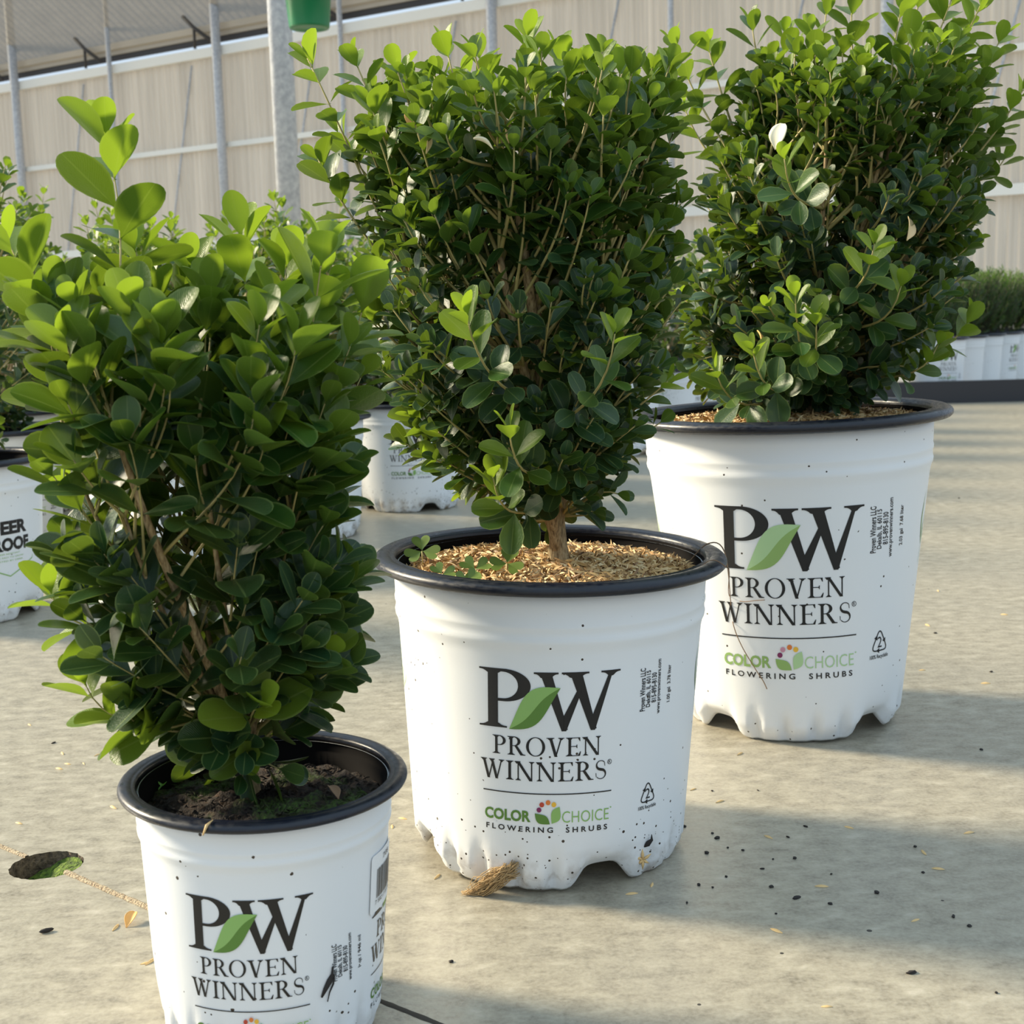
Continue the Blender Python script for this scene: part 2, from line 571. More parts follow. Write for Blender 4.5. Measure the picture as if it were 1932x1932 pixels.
def shrub(name, seed, base, env, tips, n_side, n_in, size, gap, lod='hi', limbs=8, lean=None, top_youth=0.95, youth_h=0.6, trunk_r=0.005, hp=0.95, stemto=None, hmin=0.02):
    """base: world stem foot. env: (h, cx, hw) table in metres above the foot."""
    rg = random.Random(seed)
    root = empty(name, base)
    H = env[-1][0]
    TW, LV, YV = MB(), [], []
    cy0 = 0.0
    # main limbs
    LP = []
    for i in range(limbs):
        a = 2 * PI * (i + rg.uniform(-.3, .3)) / limbs
        hh = H * rg.uniform(0.55, 0.75)
        cx, hw = interp(env, hh)
        r = hw * rg.uniform(0.35, 0.7)
        e = Vector((cx + r * math.cos(a), cy0 + r * math.sin(a), hh))
        p0 = Vector((0, 0, H * 0.02))
        p1 = Vector((rg.uniform(-.003, .003), rg.uniform(-.003, .003), H * rg.uniform(.12, .2)))
        p2 = Vector((e.x * .75, e.y * .75, hh * 0.55))
        pts = bez(p0, p1, p2, e, 14)
        LP.append(pts)
        b = MB()
        b.tube(pts, [trunk_r * (0.62 - 0.42 * k / 13) for k in range(14)], 8)
        b.build('branch', M['bark'], root)
    if stemto:
        for sx, sy, sz_ in stemto:
            e = Vector((sx, sy, sz_))
            pts = bez(Vector((0, 0, H * .01)), Vector((sx * .1, sy * .3, sz_ * .35)), Vector((sx * .6, sy, sz_ * .6)), e, 14)
            LP.append(pts)
            b = MB()
            b.tube(pts, [trunk_r * (0.80 - 0.45 * k / 13) for k in range(14)], 10)
            b.build('branch', M['bark'], root)
    # trunk
    b = MB()
    tp = [Vector((0, 0, -0.012)), Vector((0, 0, 0)), Vector((0.0005, 0, H * .04)), Vector((0, 0.0005, H * .09)), Vector((0.001, 0, H * .16))]
    b.tube(tp, [trunk_r * 1.7, trunk_r * 1.4, trunk_r, trunk_r * .9, trunk_r * .75], 12)
    b.build('trunk', M['bark'], root)
    allp = [p for L_ in LP for p in L_[3:]]

    def shoot(tip, d, youth, sz=size, st=0.3):
        c = [p for p in rg.sample(allp, min(26, len(allp))) if p.z < tip.z - 0.01] or [LP[0][2]]
        p0 = min(c, key=lambda p: (p - tip).length + 0.6 * abs((p - tip).length - H * 0.30) + 2.0 * max(0, math.hypot(tip.x - p.x, tip.y - p.y) - 0.8 * (tip.z - p.z)))
        Ld = (tip - p0).length
        p1 = p0 + (tip - p0) * 0.3 + Vector((0, 0, -0.05 * Ld))
        p2 = tip - d * Ld * 0.4
        pts = bez(p0, p1, p2, tip, 12)
        TW.tube(pts, [trunk_r * 0.23 * (1 - 0.68 * k / 11) for k in range(12)], 5)
        leafy_shoot(rg, pts, LV if youth < 2 else YV, sz, gap, min(youth, 1), st)

    for (x, y, z, yo) in tips:
        tip = Vector((x, y, z))
        shoot(tip, (Vector((x * 0.9, y * 0.6, H * 0.9))).normalized(), yo, size * (1.2 if lod == 'md' else 1.1))
    for i in range(n_side + n_in):
        h = H * (rg.random() ** hp) * (0.985 - hmin) + H * hmin
        cx, hw = interp(env, h)
        a = rg.uniform(0, 2 * PI)
        fr = rg.uniform(0.80, 0.99) if i < n_side else math.sqrt(rg.uniform(0.03, 0.62))
        r = max(0.0, hw * fr - size * 0.25)
        tip = Vector((cx + r * math.cos(a), cy0 + r * math.sin(a) * 0.95, h))
        q = h / H
        upw = 0.15 + 1.5 * q + (0.4 if i >= n_side else 0)
        if q < 0.22: upw = rg.uniform(-0.35, 0.25)
        d = Vector((math.cos(a) * (1 - 0.45 * q), math.sin(a) * (1 - 0.45 * q), upw)).normalized()
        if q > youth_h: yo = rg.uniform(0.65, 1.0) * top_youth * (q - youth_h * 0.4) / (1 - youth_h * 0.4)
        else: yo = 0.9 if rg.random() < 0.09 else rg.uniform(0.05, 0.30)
        shoot(tip, d, yo, size * rg.uniform(.85, 1.1))
    TW.build('twigs', M['twig'], root)
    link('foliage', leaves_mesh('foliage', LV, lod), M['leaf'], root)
    return root


# ------------------------------------------------------------------ lettering (flat shapes, later laid onto the pot wall)
class Art:
    def __init__(s):
        s.p = []          # (points, material key)

    def poly(s, pts, k='ink'): s.p.append(([tuple(p) for p in pts], k))

    def strip(s, A, B, k='ink'):
        for i in range(len(A) - 1): s.poly([A[i], A[i + 1], B[i + 1], B[i]], k)

    def put(s, o, x, y, sx, sy, k=None):
        for pts, kk in o.p: s.p.append(([(x + a * sx, y + b * sy) for a, b in pts], k or kk))

    def rot(s, ang):
        c, n = math.cos(ang), math.sin(ang)
        r = Art()
        r.p = [([(a * c - b * n, a * n + b * c) for a, b in pts], k) for pts, k in s.p]
        return r

    def bounds(s):
        xs = [a for pts, _ in s.p for a, _ in pts]; ys = [b for pts, _ in s.p for _, b in pts]
        return min(xs), max(xs), min(ys), max(ys)


def serif(g, xc, sh, sw, y, up, t=0.035, b=0.09, l=True, r=True):
    """bracketed serif on a stem end; up=+1 the stem goes up from y"""
    A, B = [], []
    N = 14
    x0, x1 = (-sw if l else -sh), (sw if r else sh)
    for i in range(N + 1):
        x = x0 + (x1 - x0) * i / N
        e = max(0.0, (abs(x) - sh) / max(1e-6, sw - sh))
        A.append((xc + x, y)); B.append((xc + x, y + up * (t + b * (1 - min(1, e)) ** 2.6)))
    g.strip(A, B)


def stem(g, x, w, y0=0.0, y1=1.0, s0=True, s1=True, sw=None, **k):
    g.poly([(x - w / 2, y0), (x + w / 2, y0), (x + w / 2, y1), (x - w / 2, y1)])
    sw = sw or w / 2 + 0.13
    if s0: serif(g, x, w / 2, sw, y0, 1, **k)
    if s1: serif(g, x, w / 2, sw, y1, -1, **k)


def diag(g, x0, y0, x1, y1, w):
    g.poly([(x0 - w / 2, y0), (x0 + w / 2, y0), (x1 + w / 2, y1), (x1 - w / 2, y1)])


def bowl(g, x0, x1, yb, yt, thin, thick, half=True):
    """D-shaped bowl from x0 out to x1"""
    A, B = [], []
    N = 26
    ym, ry = (yb + yt) / 2, (yt - yb) / 2
    rx = (x1 - x0)
    straight = rx * 0.30
    for i in range(N + 1):
        a = PI / 2 - PI * i / N
        A.append((x0 + straight + (rx - straight) * math.cos(a), ym + ry * math.sin(a)))
        B.append((x0 + straight * 0.9 + (rx - straight - thick) * math.cos(a) + 0, ym + (ry - thin) * math.sin(a)))
    g.strip(A, B)
    g.poly([(x0, yt - thin), (x0 + straight, yt - thin), (x0 + straight, yt), (x0, yt)])
    g.poly([(x0, yb), (x0 + straight, yb), (x0 + straight, yb + thin), (x0, yb + thin)])


def ring(g, cx, cy, rx, ry, tx, ty, k='ink', N=40):
    A = [(cx + rx * math.cos(2 * PI * i / N), cy + ry * math.sin(2 * PI * i / N)) for i in range(N + 1)]
    B = [(cx + (rx - tx) * math.cos(2 * PI * i / N), cy + (ry - ty) * math.sin(2 * PI * i / N)) for i in range(N + 1)]
    g.strip(A, B, k)


def disc(g, cx, cy, r, k):
    g.poly([(cx + r * math.cos(2 * PI * i / 20), cy + r * math.sin(2 * PI * i / 20)) for i in range(20)], k)


def glyph(ch, wt=0.13, th=0.035):
    g = Art()
    if ch == 'P':
        stem(g, 0.22, wt, sw=wt / 2 + 0.13); bowl(g, 0.22, 0.70, 0.46, 1.0, th, wt); w = 0.72
    elif ch == 'R':
        stem(g, 0.2, wt, sw=wt / 2 + 0.12); bowl(g, 0.2, 0.66, 0.48, 1.0, th, wt)
        g.poly([(0.36, 0.5), (0.36 + wt * 1.15, 0.5), (0.80, 0.03), (0.80 - wt * 1.1, 0.0)])
        g.poly([(0.66, 0), (0.90, 0), (0.90, th), (0.72, th * 2)]); w = 0.88
    elif ch == 'O':
        ring(g, 0.46, 0.5, 0.46, 0.52, wt * 1.05, th); w = 0.92
    elif ch == 'V':
        diag(g, 0.20, 1, 0.47, -0.02, wt * 1.1); diag(g, 0.72, 1, 0.47, 0.02, th * 1.6)
        serif(g, 0.20, wt / 2, 0.19, 1, -1); serif(g, 0.72, th, 0.15, 1, -1); w = 0.88
    elif ch == 'E':
        stem(g, 0.2, wt, sw=wt / 2 + 0.12)
        for y in (0.0, 1 - th): g.poly([(0.2, y), (0.70, y), (0.70, y + th), (0.2, y + th)])
        g.poly([(0.2, .50), (.55, .50), (.55, .50 + th), (.2, .50 + th)])
        g.poly([(0.66, 1), (0.70, 1), (0.71, 0.80), (0.68, 0.80), (0.60, 1 - th)])
        g.poly([(0.60, th), (0.71, 0.24), (0.745, 0.24), (0.70, 0), (0.60, 0)])
        g.poly([(0.54, 0.42), (0.565, 0.42), (0.565, 0.62), (0.54, 0.62), (0.50, .52)]); w = 0.76
    elif ch == 'N':
        stem(g, 0.16, th * 1.5, s1=False, sw=0.13); stem(g, 0.80, th * 1.5, s0=False, sw=0.13)
        diag(g, 0.15, 1, 0.77, -0.02, wt * 1.15); serif(g, 0.13, 0.07, 0.14, 1, -1); w = 0.96
    elif ch == 'W':
        diag(g, 0.17, 1, 0.42, -0.02, wt * 1.05); diag(g, 0.62, 0.86, 0.43, -0.0, th * 1.6)
        diag(g, 0.58, 1, 0.83, -0.02, wt * 1.05); diag(g, 1.07, 1, 0.84, 0.0, th * 1.6)
        serif(g, 0.17, wt / 2, 0.17, 1, -1); serif(g, 0.58, wt / 2, 0.15, 1, -1); serif(g, 1.07, th, 0.14, 1, -1); w = 1.22
    elif ch == 'I':
        stem(g, 0.2, wt, sw=wt / 2 + 0.12); w = 0.4
    elif ch == 'S':
        A, B = [], []
        N = 40
        for i in range(N + 1):
            u = i / N
            # centre line of an S, from upper right terminal to lower left
            if u < .5:
                a = math.radians(35) + math.radians(235) * (u / .5); cx, cy, rx, ry = .33, .745, .215, .225
                x, y = cx + rx * math.cos(a), cy + ry * math.sin(a)
            else:
                a = math.radians(90) - math.radians(235) * ((u - .5) / .5); cx, cy, rx, ry = .33, .26, .235, .245
                x, y = cx + rx * math.cos(a), cy + ry * math.sin(a)
            A.append((x, y))
        for i in range(N + 1):
            p, q = A[max(0, i - 1)], A[min(N, i + 1)]
            dx, dy = q[0] - p[0], q[1] - p[1]
            l = math.hypot(dx, dy) or 1
            u = i / N
            hw = th * .5 + (wt * .55 - th * .5) * math.exp(-((u - .5) / .17) ** 2)
            B.append((-dy / l * hw, dx / l * hw))
        g.strip([(a[0] + b[0], a[1] + b[1]) for a, b in zip(A, B)], [(a[0] - b[0], a[1] - b[1]) for a, b in zip(A, B)])
        g.poly([(.50, .87), (.53, .87), (.545, .68), (.515, .68)]); g.poly([(.09, .12), (.12, .12), (.105, .33), (.075, .33)])
        w = 0.66
    return g, w


def serif_word(txt, x0, x1, y0, h, wt=0.13, th=0.04, gap=0.05):
    a = Art()
    x = 0
    for ch in txt:
        g, w = glyph(ch, wt, th)
        a.put(g, x, 0, 1, 1)
        x += w + gap
    b = a.bounds()
    s = (x1 - x0) / (b[1] - b[0])
    r = Art()
    r.put(a, x0 - b[0] * s, y0, s, h)
    return r


def sans(txt, x0, x1, y0, h, k='ink', bold=0.0, spacing=1.0, rot=0):
    cu = bpy.data.curves.new('t', 'FONT')
    cu.body = txt
    cu.offset = bold
    cu.space_character = spacing
    cu.resolution_u = 3
    o = bpy.data.objects.new('t', cu)
    COL.objects.link(o)
    dg = bpy.context.evaluated_depsgraph_get()
    dg.update()
    me = o.evaluated_get(dg).to_mesh()
    a = Art()
    for p in me.polygons: a.poly([(me.vertices[i].co.x, me.vertices[i].co.y) for i in p.vertices], k)
    o.evaluated_get(dg).to_mesh_clear()
    bpy.data.objects.remove(o)
    bpy.data.curves.remove(cu)
    b = a.bounds()
    cap = 0.70 if h else 1
    r = Art()
    w_s = (x1 - x0) / (b[1] - b[0])
    h_s = h / (b[3] - b[2]) if h else w_s
    r.put(a, -b[0] * w_s, -b[2] * h_s, w_s, h_s)
    if rot: r = r.rot(rot)
    f = Art()
    f.put(r, x0 if not rot else 0, y0 if not rot else 0, 1, 1)
    return f


def leaf_shape(x0, y0, x1, y1, bulge_u, bulge_l, n=16):
    """two halves of a pointed leaf between two tips: upper half, lower half"""
    dx, dy = x1 - x0, y1 - y0
    l = math.hypot(dx, dy)
    nx, ny = -dy / l, dx / l
    U, Lw, C = [], [], []
    for i in range(n + 1):
        t = i / n
        s = math.sin(PI * t) ** 1.0
        c = 0.10 * l * math.sin(2 * PI * t) * -0.35
        bx, by = x0 + dx * t, y0 + dy * t
        C.append((bx + nx * c, by + ny * c))
        U.append((bx + nx * (bulge_u * l * s + c), by + ny * (bulge_u * l * s + c)))
        Lw.append((bx - nx * (bulge_l * l * s - c), by - ny * (bulge_l * l * s - c)))
    return C, U, Lw


def build_label_art():
    A = {}
    # y is up; the design is 1190 units wide for the two big letters
    g = Art()
    # P: x 0..430, height 477
    h = 455
    P = Art()
    stem(P, 110, 88, 0, h, sw=122, t=13, b=26)
    P2 = Art()
    bowl(P2, 110, 430, 205, h, 22, 95)
    P.put(P2, 0, 0, 1, 1)
    g.put(P, -595, 0, 1, 1)
    # W
    Wg = Art()
    H_ = h + 12
    Wg.poly([(58, H_ - 40), (158, H_ - 40), (300, -0), (268, -12), (246, -12)])
    Wg.poly([(236, 60), (262, -12), (286, -12), (424, 300), (398, 330)])
    Wg.poly([(320, H_ - 40), (426, H_ - 40), (560, -0), (528, -12), (506, -12)])
    Wg.poly([(500, 60), (522, -12), (546, -12), (710, H_ - 30), (678, H_ - 30)])
    for xc, sh, sw in ((108, 46, 108), (366, 48, 122), (690, 22, 92)):
        serif(Wg, xc, sh, sw, H_ - 26, -1, t=13, b=30)
    g.put(Wg, -140, 0, 0.93, 1)
    A['logo_letters'] = g
    g = Art()
    C, U, L_ = leaf_shape(-345, -6, 78, 322, 0.235, 0.175)
    g.strip(C, U, 'leafL'); g.strip(C, L_, 'leafD')
    A['logo_leaf'] = g
    g = Art()
    for a in (serif_word('PROVEN', -490, 420, -208, 145), serif_word('WINNERS', -600, 470, -405, 150)): g.put(a, 0, 0, 1, 1)
    ring(g, 500, -275, 20, 20, 4, 4)
    g.put(sans('R', 490, 510, -287, 24), 0, 0, 1, 1)
    A['company_name'] = g
    g = Art()
    g.strip([(-578 + 1098 * i / 30, -502) for i in range(31)], [(-578 + 1098 * i / 30, -511) for i in range(31)])
    A['rule_line'] = g
    g = Art()
    g.put(sans('COLOR', -565, -165, -735, 92, 'leafD', 0.035), 0, 0, 1, 1)
    g.put(sans('CHOICE', 96, 499, -735, 92, 'leafL', -0.006), 0, 0, 1, 1)
    disc(g, 516, -640, 6, 'leafL')
    A['series_wordmark'] = g
    g = Art()
    C, U, L_ = leaf_shape(-130, -660, -5, -745, 0.22, 0.30)
    g.strip(C, U, 'leafD'); g.strip(C, L_, 'leafD')
    C, U, L_ = leaf_shape(10, -740, 75, -605, 0.26, 0.30)
    g.strip(C, U, 'leafL'); g.strip(C, L_, 'leafL')
    for x, y, k in ((-95, -632, 'd1'), (-72, -590, 'd2'), (-20, -572, 'd3'), (28, -588, 'd4')): disc(g, x, y, 20, k)
    A['series_emblem'] = g
    A['tagline'] = sans('FLOWERING  SHRUBS', -553, 487, -815, 44, 'ink', 0.02, 1.55)
    return A


def address_art(vol):
    g = Art()
    rows = [('Proven Winners LLC', 680, 375), ('Dekalb, IL 60115', 744, 320), ('815-895-8130', 806, 262), ('www.provenwinners.com', 868, 480), (vol, 1000, 330)]
    for txt, x, ln in rows:
        a = sans(txt, 0, ln, 0, 56 if 'w.p' not in txt else 54, 'ink', 0.016).rot(PI / 2)
        mid = 275
        g.put(a, x + 20, mid - ln / 2, 1, 1)
    return g


def recycle_art():
    g = Art()
    # rounded triangle of three chasing arrows around a 2
    pts = []
    V3 = [(0, 100), (92, -72), (-92, -72)]
    for i in range(3):
        p, q, r = Vector(V3[i - 1]), Vector(V3[i]), Vector(V3[(i + 1) % 3])
        a = q.lerp(p, 0.28); b = q.lerp(r, 0.28)
        arc = [a.lerp(q, t).lerp(q.lerp(b, t), t) for t in [k / 8 for k in range(9)]]
        e = q.lerp(r, 0.52)
        s = q.lerp(p, 0.36)
        pl = [s] + arc + [e]
        A_, B_ = [], []
        for j, c in enumerate(pl):
            d = (pl[min(j + 1, len(pl) - 1)] - pl[max(j - 1, 0)]).normalized()
            nrm = Vector((-d.y, d.x))
            A_.append(tuple(c + nrm * 5)); B_.append(tuple(c - nrm * 5))
        g.strip(A_, B_)
        d = (r - q).normalized(); nrm = Vector((-d.y, d.x))
        g.poly([tuple(e + nrm * 20), tuple(e - nrm * 20), tuple(e + d * 34)])
    g.put(sans('2', -24, 24, -48, 82), 0, 0, 1, 1)
    g.put(sans('100% Recyclable', -105, 105, -140, 40, 'ink', 0.01), 0, 0, 1, 1)
    o = Art()
    o.put(g, 760, -590, 1, 1)
    return o


def grass_art():
    g = Art()
    for (x0, y0, x1, y1, bow, w) in ((0, -160, 20, 330, -110, 34), (10, -120, 70, 120, -40, 26), (-5, -150, 150, 60, 60, 18), (-30, -330, -8, -120, 20, 10)):
        A_, B_ = [], []
        for i in range(15):
            t = i / 14
            x = x0 + (x1 - x0) * t + bow * math.sin(PI * t * .9) * (1 - t * .4); y = y0 + (y1 - y0) * t
            ww = w * (math.sin(PI * min(1, t * 0.9 + 0.12))) ** 0.9 * .5 * (1 - t) ** .4
            A_.append((x - ww, y)); B_.append((x + ww, y))
        g.strip(A_, B_, 'leafD')
    return g


def lay(art, name, parent, theta0, S, ztop, rfun, mats, du=0.0, dz=0.0, Sy=None):
    """wrap a flat drawing onto a conical wall: rfun(z) is the wall radius"""
    keys = []
    Sy = Sy or S
    bm = bmesh.new()
    for pts, k in art.p:
        if k not in keys: keys.append(k)
        vs = [bm.verts.new((du + x * S, ztop + dz + y * Sy, 0)) for x, y in pts]
        try:
            f = bm.faces.new(vs); f.material_index = keys.index(k)
        except ValueError: pass
    bm.faces.ensure_lookup_table()
    x0, x1 = min(v.co.x for v in bm.verts), max(v.co.x for v in bm.verts)
    st = 0.0022
    off = 0.00045 if 'leaf' in name or name == 'series_emblem' else 0.00025
    x = math.floor(x0 / st) * st
    while x < x1:
        bmesh.ops.bisect_plane(bm, geom=bm.verts[:] + bm.edges[:] + bm.faces[:], plane_co=(x, 0, 0), plane_no=(1, 0, 0))
        x += st
    for v in bm.verts:
        z = v.co.y
        r = rfun(z) + off
        th = theta0 + v.co.x / r
        v.co = (r * math.cos(th), r * math.sin(th), z)
    me = bpy.data.meshes.new(name)
    bmesh.ops.recalc_face_normals(bm, faces=bm.faces[:])
    bm.to_mesh(me)
    bm.free()
    o = link(name, me, [mats[k] for k in keys], parent)
    return o


INK = dict(ink=M['ink'], leafL=M['ink_green_light'], leafD=M['ink_green_dark'], d1=M['ink_purple'], d2=M['ink_red'], d3=M['ink_orange'], d4=M['ink_yellow'])
INKF = dict(ink=M['ink'], leafL=M['ink_faded_light'], leafD=M['ink_faded_dark'], d1=M['ink_purple'], d2=M['ink_pink'], d3=M['ink_orange'], d4=M['ink_yellow'])
ART = build_label_art()


# ------------------------------------------------------------------ pots
def pot(name, X, Y, R, h, Rb, tilt, white, notch0=0.38, flutes=24, n=192):
    root = empty(name, (X, Y, abs(math.sin(tilt)) * Rb * 0.5), (0, tilt, 0))
    zt = h - 0.06 * R

    def rw(z):     # radius of the outer wall below the collar
        k = max(0.0, min(1.0, z / (h - 0.38 * R)))
        return Rb + (0.862 * R - Rb) * k
    prof = [(0.001, 0.012), (Rb * 0.5, 0.012), (Rb * 0.80, 0.010), (Rb * 0.88, 0.004), (Rb * 0.925, 0.0), (Rb * 0.955, 0.002), (Rb * 0.975, 0.006)]
    for z in (0.010, 0.014, 0.018, 0.023, 0.030, 0.040): prof.append((rw(z), z))
    for i in range(1, 9): prof.append((rw(0.04 + (h - 0.40 * R - 0.04) * i / 8), 0.04 + (h - 0.40 * R - 0.04) * i / 8))
    for r, d in ((0.868, 0.36), (0.879, 0.335), (0.882, 0.315), (0.878, 0.30), (0.877, 0.27), (0.883, 0.255), (0.884, 0.24), (0.880, 0.225), (0.884, 0.14), (0.886, 0.06), (0.86, 0.055)):
        prof.append((r * R, h - d * R))

    def f(r, z, a, i):
        th = a + PI / 2
        q = 0.0
        for k in range(4):
            d = (th - notch0 - k * PI / 2 + PI) % (2 * PI) - PI
            q = max(q, 1 / (1 + math.exp((abs(d) - 0.19) / 0.03)))
        lift = 0.013 * q
        if z < 0.04: z2 = lift + z * (0.04 - lift) / 0.04
        else: z2 = z
        dent = max(0.0, math.cos(flutes * th / 1.0)) ** 1.3 * (1 - q)
        g = math.exp(-((z - 0.010) / 0.009) ** 2) if i > 2 else 0
        r2 = r * (1 - 0.065 * dent * g - 0.03 * q * math.exp(-(z / 0.012) ** 2))
        return r2, z2
    v, fc = lathe(prof, n, f)
    link('body', mesh('pot_body', v, fc), white, root)
    t_ = 0.075 * R
    # rolled black rim
    pr = []
    for k in range(13):
        a = PI * 1.0 - PI * 1.25 * k / 12
        pr.append((R * 0.945 + R * 0.055 * math.cos(a), h - t_ * 0.5 + t_ * 0.5 * math.sin(a)))
    pr = [(R * 0.872, h - 0.055 * R - 0.02 * R), (R * 0.876, h - 0.03 * R), (R * 0.886, h - 0.006 * R)] + pr[2:] + [(R * 0.93, h - t_ * 1.0), (R * 0.884, h - 0.066 * R)]
    v, fc = lathe(pr, 128)
    link('rim', mesh('pot_rim', v, fc), M['rim'], root)
    v, fc = lathe([(R * 0.868, h - 0.04 * R), (R * 0.866, h - 0.12 * R), (R * 0.85, h - 0.13 * R), (R * 0.845, h - 0.24 * R), (R * 0.83, h - 0.25 * R), (R * 0.82, h - 0.6 * R), (R * 0.1, h - 0.62 * R)], 96)
    fc = [g[::-1] for g in fc]
    link('liner', mesh('pot_liner', v, fc), M['liner'], root)
    return root, rw


def dress(root, rw, S, theta0, ztop, ink, vol=None, recycle=True, grass=True, side=0.0, drop=0.0, ky=1.11):
    Sy = S * ky
    z0 = ztop - 458 * Sy
    for k, a in ART.items(): lay(a, k, root, theta0, S, z0, rw, ink, Sy=Sy)
    if vol: lay(address_art(vol), 'address_text', root, theta0, S, z0, rw, ink, du=side * S, dz=-drop * S)
    if recycle: lay(recycle_art(), 'recycling_symbol', root, theta0, S, z0, rw, ink, du=side * S, Sy=Sy)
    if grass:
        for du in (1.33, -1.36):
            lay(grass_art(), 'grass_graphic', root, theta0 + du, S, ztop - 300 * S, rw, ink)


def facing(X, Y): return math.atan2(-Y, -X)


POTS = {
    'small': dict(X=-0.1113, Y=0.5458, R=0.061, h=0.1136, Rb=0.0475, tilt=0.0207),
    'mid': dict(X=0.0165, Y=0.7396, R=0.0995, h=0.1713, Rb=0.0774, tilt=0.0253),
    'large': dict(X=0.2086, Y=0.9738, R=0.1171, h=0.2305, Rb=0.0788, tilt=-0.022),
}
# ------------------------------------------------------------------ the setting
# floor with a round drain hole
hole = floor_at(88, 1632)
jA, jB = floor_at(0, 1603), floor_at(285, 1716)
jd = (jB - jA).normalized()
hr = 0.0195
bm = bmesh.new()
N = 48
rg = random.Random(3)
ringv = []
for i in range(N):
    a = 2 * PI * i / N
    r = hr * (1 + rg.uniform(-.03, .03))
    ringv.append(bm.verts.new((hole.x + 1.05 * r * math.cos(a), hole.y + r * math.sin(a), 0)))
ring2 = [bm.verts.new((hole.x + (v.co.x - hole.x) * 6, hole.y + (v.co.y - hole.y) * 6, 0)) for v in ringv]
ring3 = [bm.verts.new((hole.x + 30 * math.cos(2 * PI * i / N), hole.y + 30 * math.sin(2 * PI * i / N), 0)) for i in range(N)]
low = [bm.verts.new((v.co.x * 1.0, v.co.y, -0.032)) for v in ringv]
for i in range(N):
    j = (i + 1) % N
    bm.faces.new((ringv[i], ring2[i], ring2[j], ringv[j]))
    bm.faces.new((ring2[i], ring3[i], ring3[j], ring2[j]))
    bm.faces.new((low[i], ringv[i], ringv[j], low[j])).material_index = 1
bm.faces.new(low).material_index = 1
bmesh.ops.recalc_face_normals(bm, faces=bm.faces[:])
me = bpy.data.meshes.new('floor')
bm.to_mesh(me)
bm.free()
tag(link('floor', me, [M['floor'], M['holedirt']]), 'smooth mottled concrete floor', kind='structure')
# moss mound inside the hole
b = MB()
v, fc = [], []
for i in range(9):
    for k in range(24):
        a = 2 * PI * k / 24
        r = hr * 0.97 * (1 - i / 9)
        v.append((hole.x + 1.03 * r * math.cos(a), hole.y + r * math.sin(a), -0.015 + 0.0125 * max(0, math.cos(a - 0.6) * 0.75 + 0.2) * (1 - i / 9) ** .4 + rg.uniform(0, .002)))
for i in range(8):
    for k in range(24):
        fc.append((i * 24 + k, i * 24 + (k + 1) % 24, (i + 1) * 24 + (k + 1) % 24, (i + 1) * 24 + k))
tag(link('moss', mesh('moss', v, fc), M['moss']), 'green moss growing inside the round hole in the concrete', 'moss', kind='stuff')


def joint(a, b_, w, m, name, hgt):
    n_ = Vector((-jd.y, jd.x, 0))
    L = (b_ - a).length
    k = max(2, int(L / 0.004))
    v, f = [], []
    r2 = random.Random(5)
    for i in range(k + 1):
        c = a + (b_ - a) * (i / k)
        ww = w * (1 + r2.uniform(-.15, .15))
        hh = hgt * r2.uniform(.7, 1.2)
        for s, z in ((-1, 0.0001), (-.5, hh), (.5, hh), (1, 0.0001)): v.append(c + n_ * ww * s + Vector((0, 0, z)))
    for i in range(k):
        for j in range(3): f.append((i * 4 + j, i * 4 + j + 1, i * 4 + j + 5, i * 4 + j + 4))
    o = link(name, mesh(name, v, f), m)
    return tag(o, kind='structure')


joint(hole - jd * 0.4, hole - jd * (hr * 1.0), 0.0016, M['joint'], 'trim_1', 0.0012)
joint(hole + jd * (hr * 0.95), floor_at(330, 1735), 0.0018, M['joint'], 'trim_2', 0.0014)
joint(floor_at(560, 1826), floor_at(560, 1826) + jd * 0.6, 0.0016, M['jointdark'], 'trim_3', 0.0004)

# far wall of corrugated polycarbonate
WD = Vector((0.842, -0.539, 0)).normalized()          # along the wall, to the right and nearer
C_W = 51900.0


def wall_pt(px):
    Z = C_W / (px + 2950.0)
    p = at(px, 560, Z)
    return Vector((p.x, p.y, 0))


W0 = wall_pt(966)
posts_px = [75, 252, 450, 678, 955, 1281, 1674]
WN = Vector((-WD.y, WD.x, 0)) * -1
if WN.y > 0: WN = -WN                                   # towards the room


def wall_t(px):
    """distance along the wall where the sight line of that column meets it"""
    r = at(px, 560, 1.0) - Vector((0, 0, HC))
    # W0 + t WD = s r (in plan)
    det = r.x * (-WD.y) + r.y * WD.x
    s = (W0.x * (-WD.y) + W0.y * WD.x) / det
    return ((r.x * s - W0.x) * WD.x + (r.y * s - W0.y) * WD.y)


def wz(px, py):
    t_ = wall_t(px)
    p = W0 + WD * t_
    return at(px, py, p.y).z


z_eave = wz(945, 8)
z_b = wz(666, 247)
z_c = wz(1850, 362)
t0, t1 = wall_t(-500), wall_t(2500)
v, f = [], []
pit = 0.085
k = int((t1 - t0) / (pit / 6))
for i in range(k + 1):
    tt = t0 + (t1 - t0) * i / k
    off = 0.018 * math.sin(2 * PI * tt / pit)
    p = W0 + WD * tt + WN * off
    v += [(p.x, p.y, -0.02), (p.x, p.y, z_eave)]
for i in range(k): f.append((2 * i, 2 * i + 2, 2 * i + 3, 2 * i + 1))
tag(link('wall_back', mesh('wall', v, f), M['polywall']), 'corrugated translucent greenhouse wall', kind='structure')
Rw = Matrix(((WD.x, WN.x, 0), (WD.y, WN.y, 0), (0, 0, 1))).to_3x3()


def rail(name, z, hgt, dep, off, m, a=t0, b_=t1):
    mb = MB()
    mb.box(W0 + WD * ((a + b_) / 2) + WN * off + Vector((0, 0, z)), (b_ - a, dep, hgt), Rw)
    return tag(mb.build(name, m, smooth=False), kind='structure')


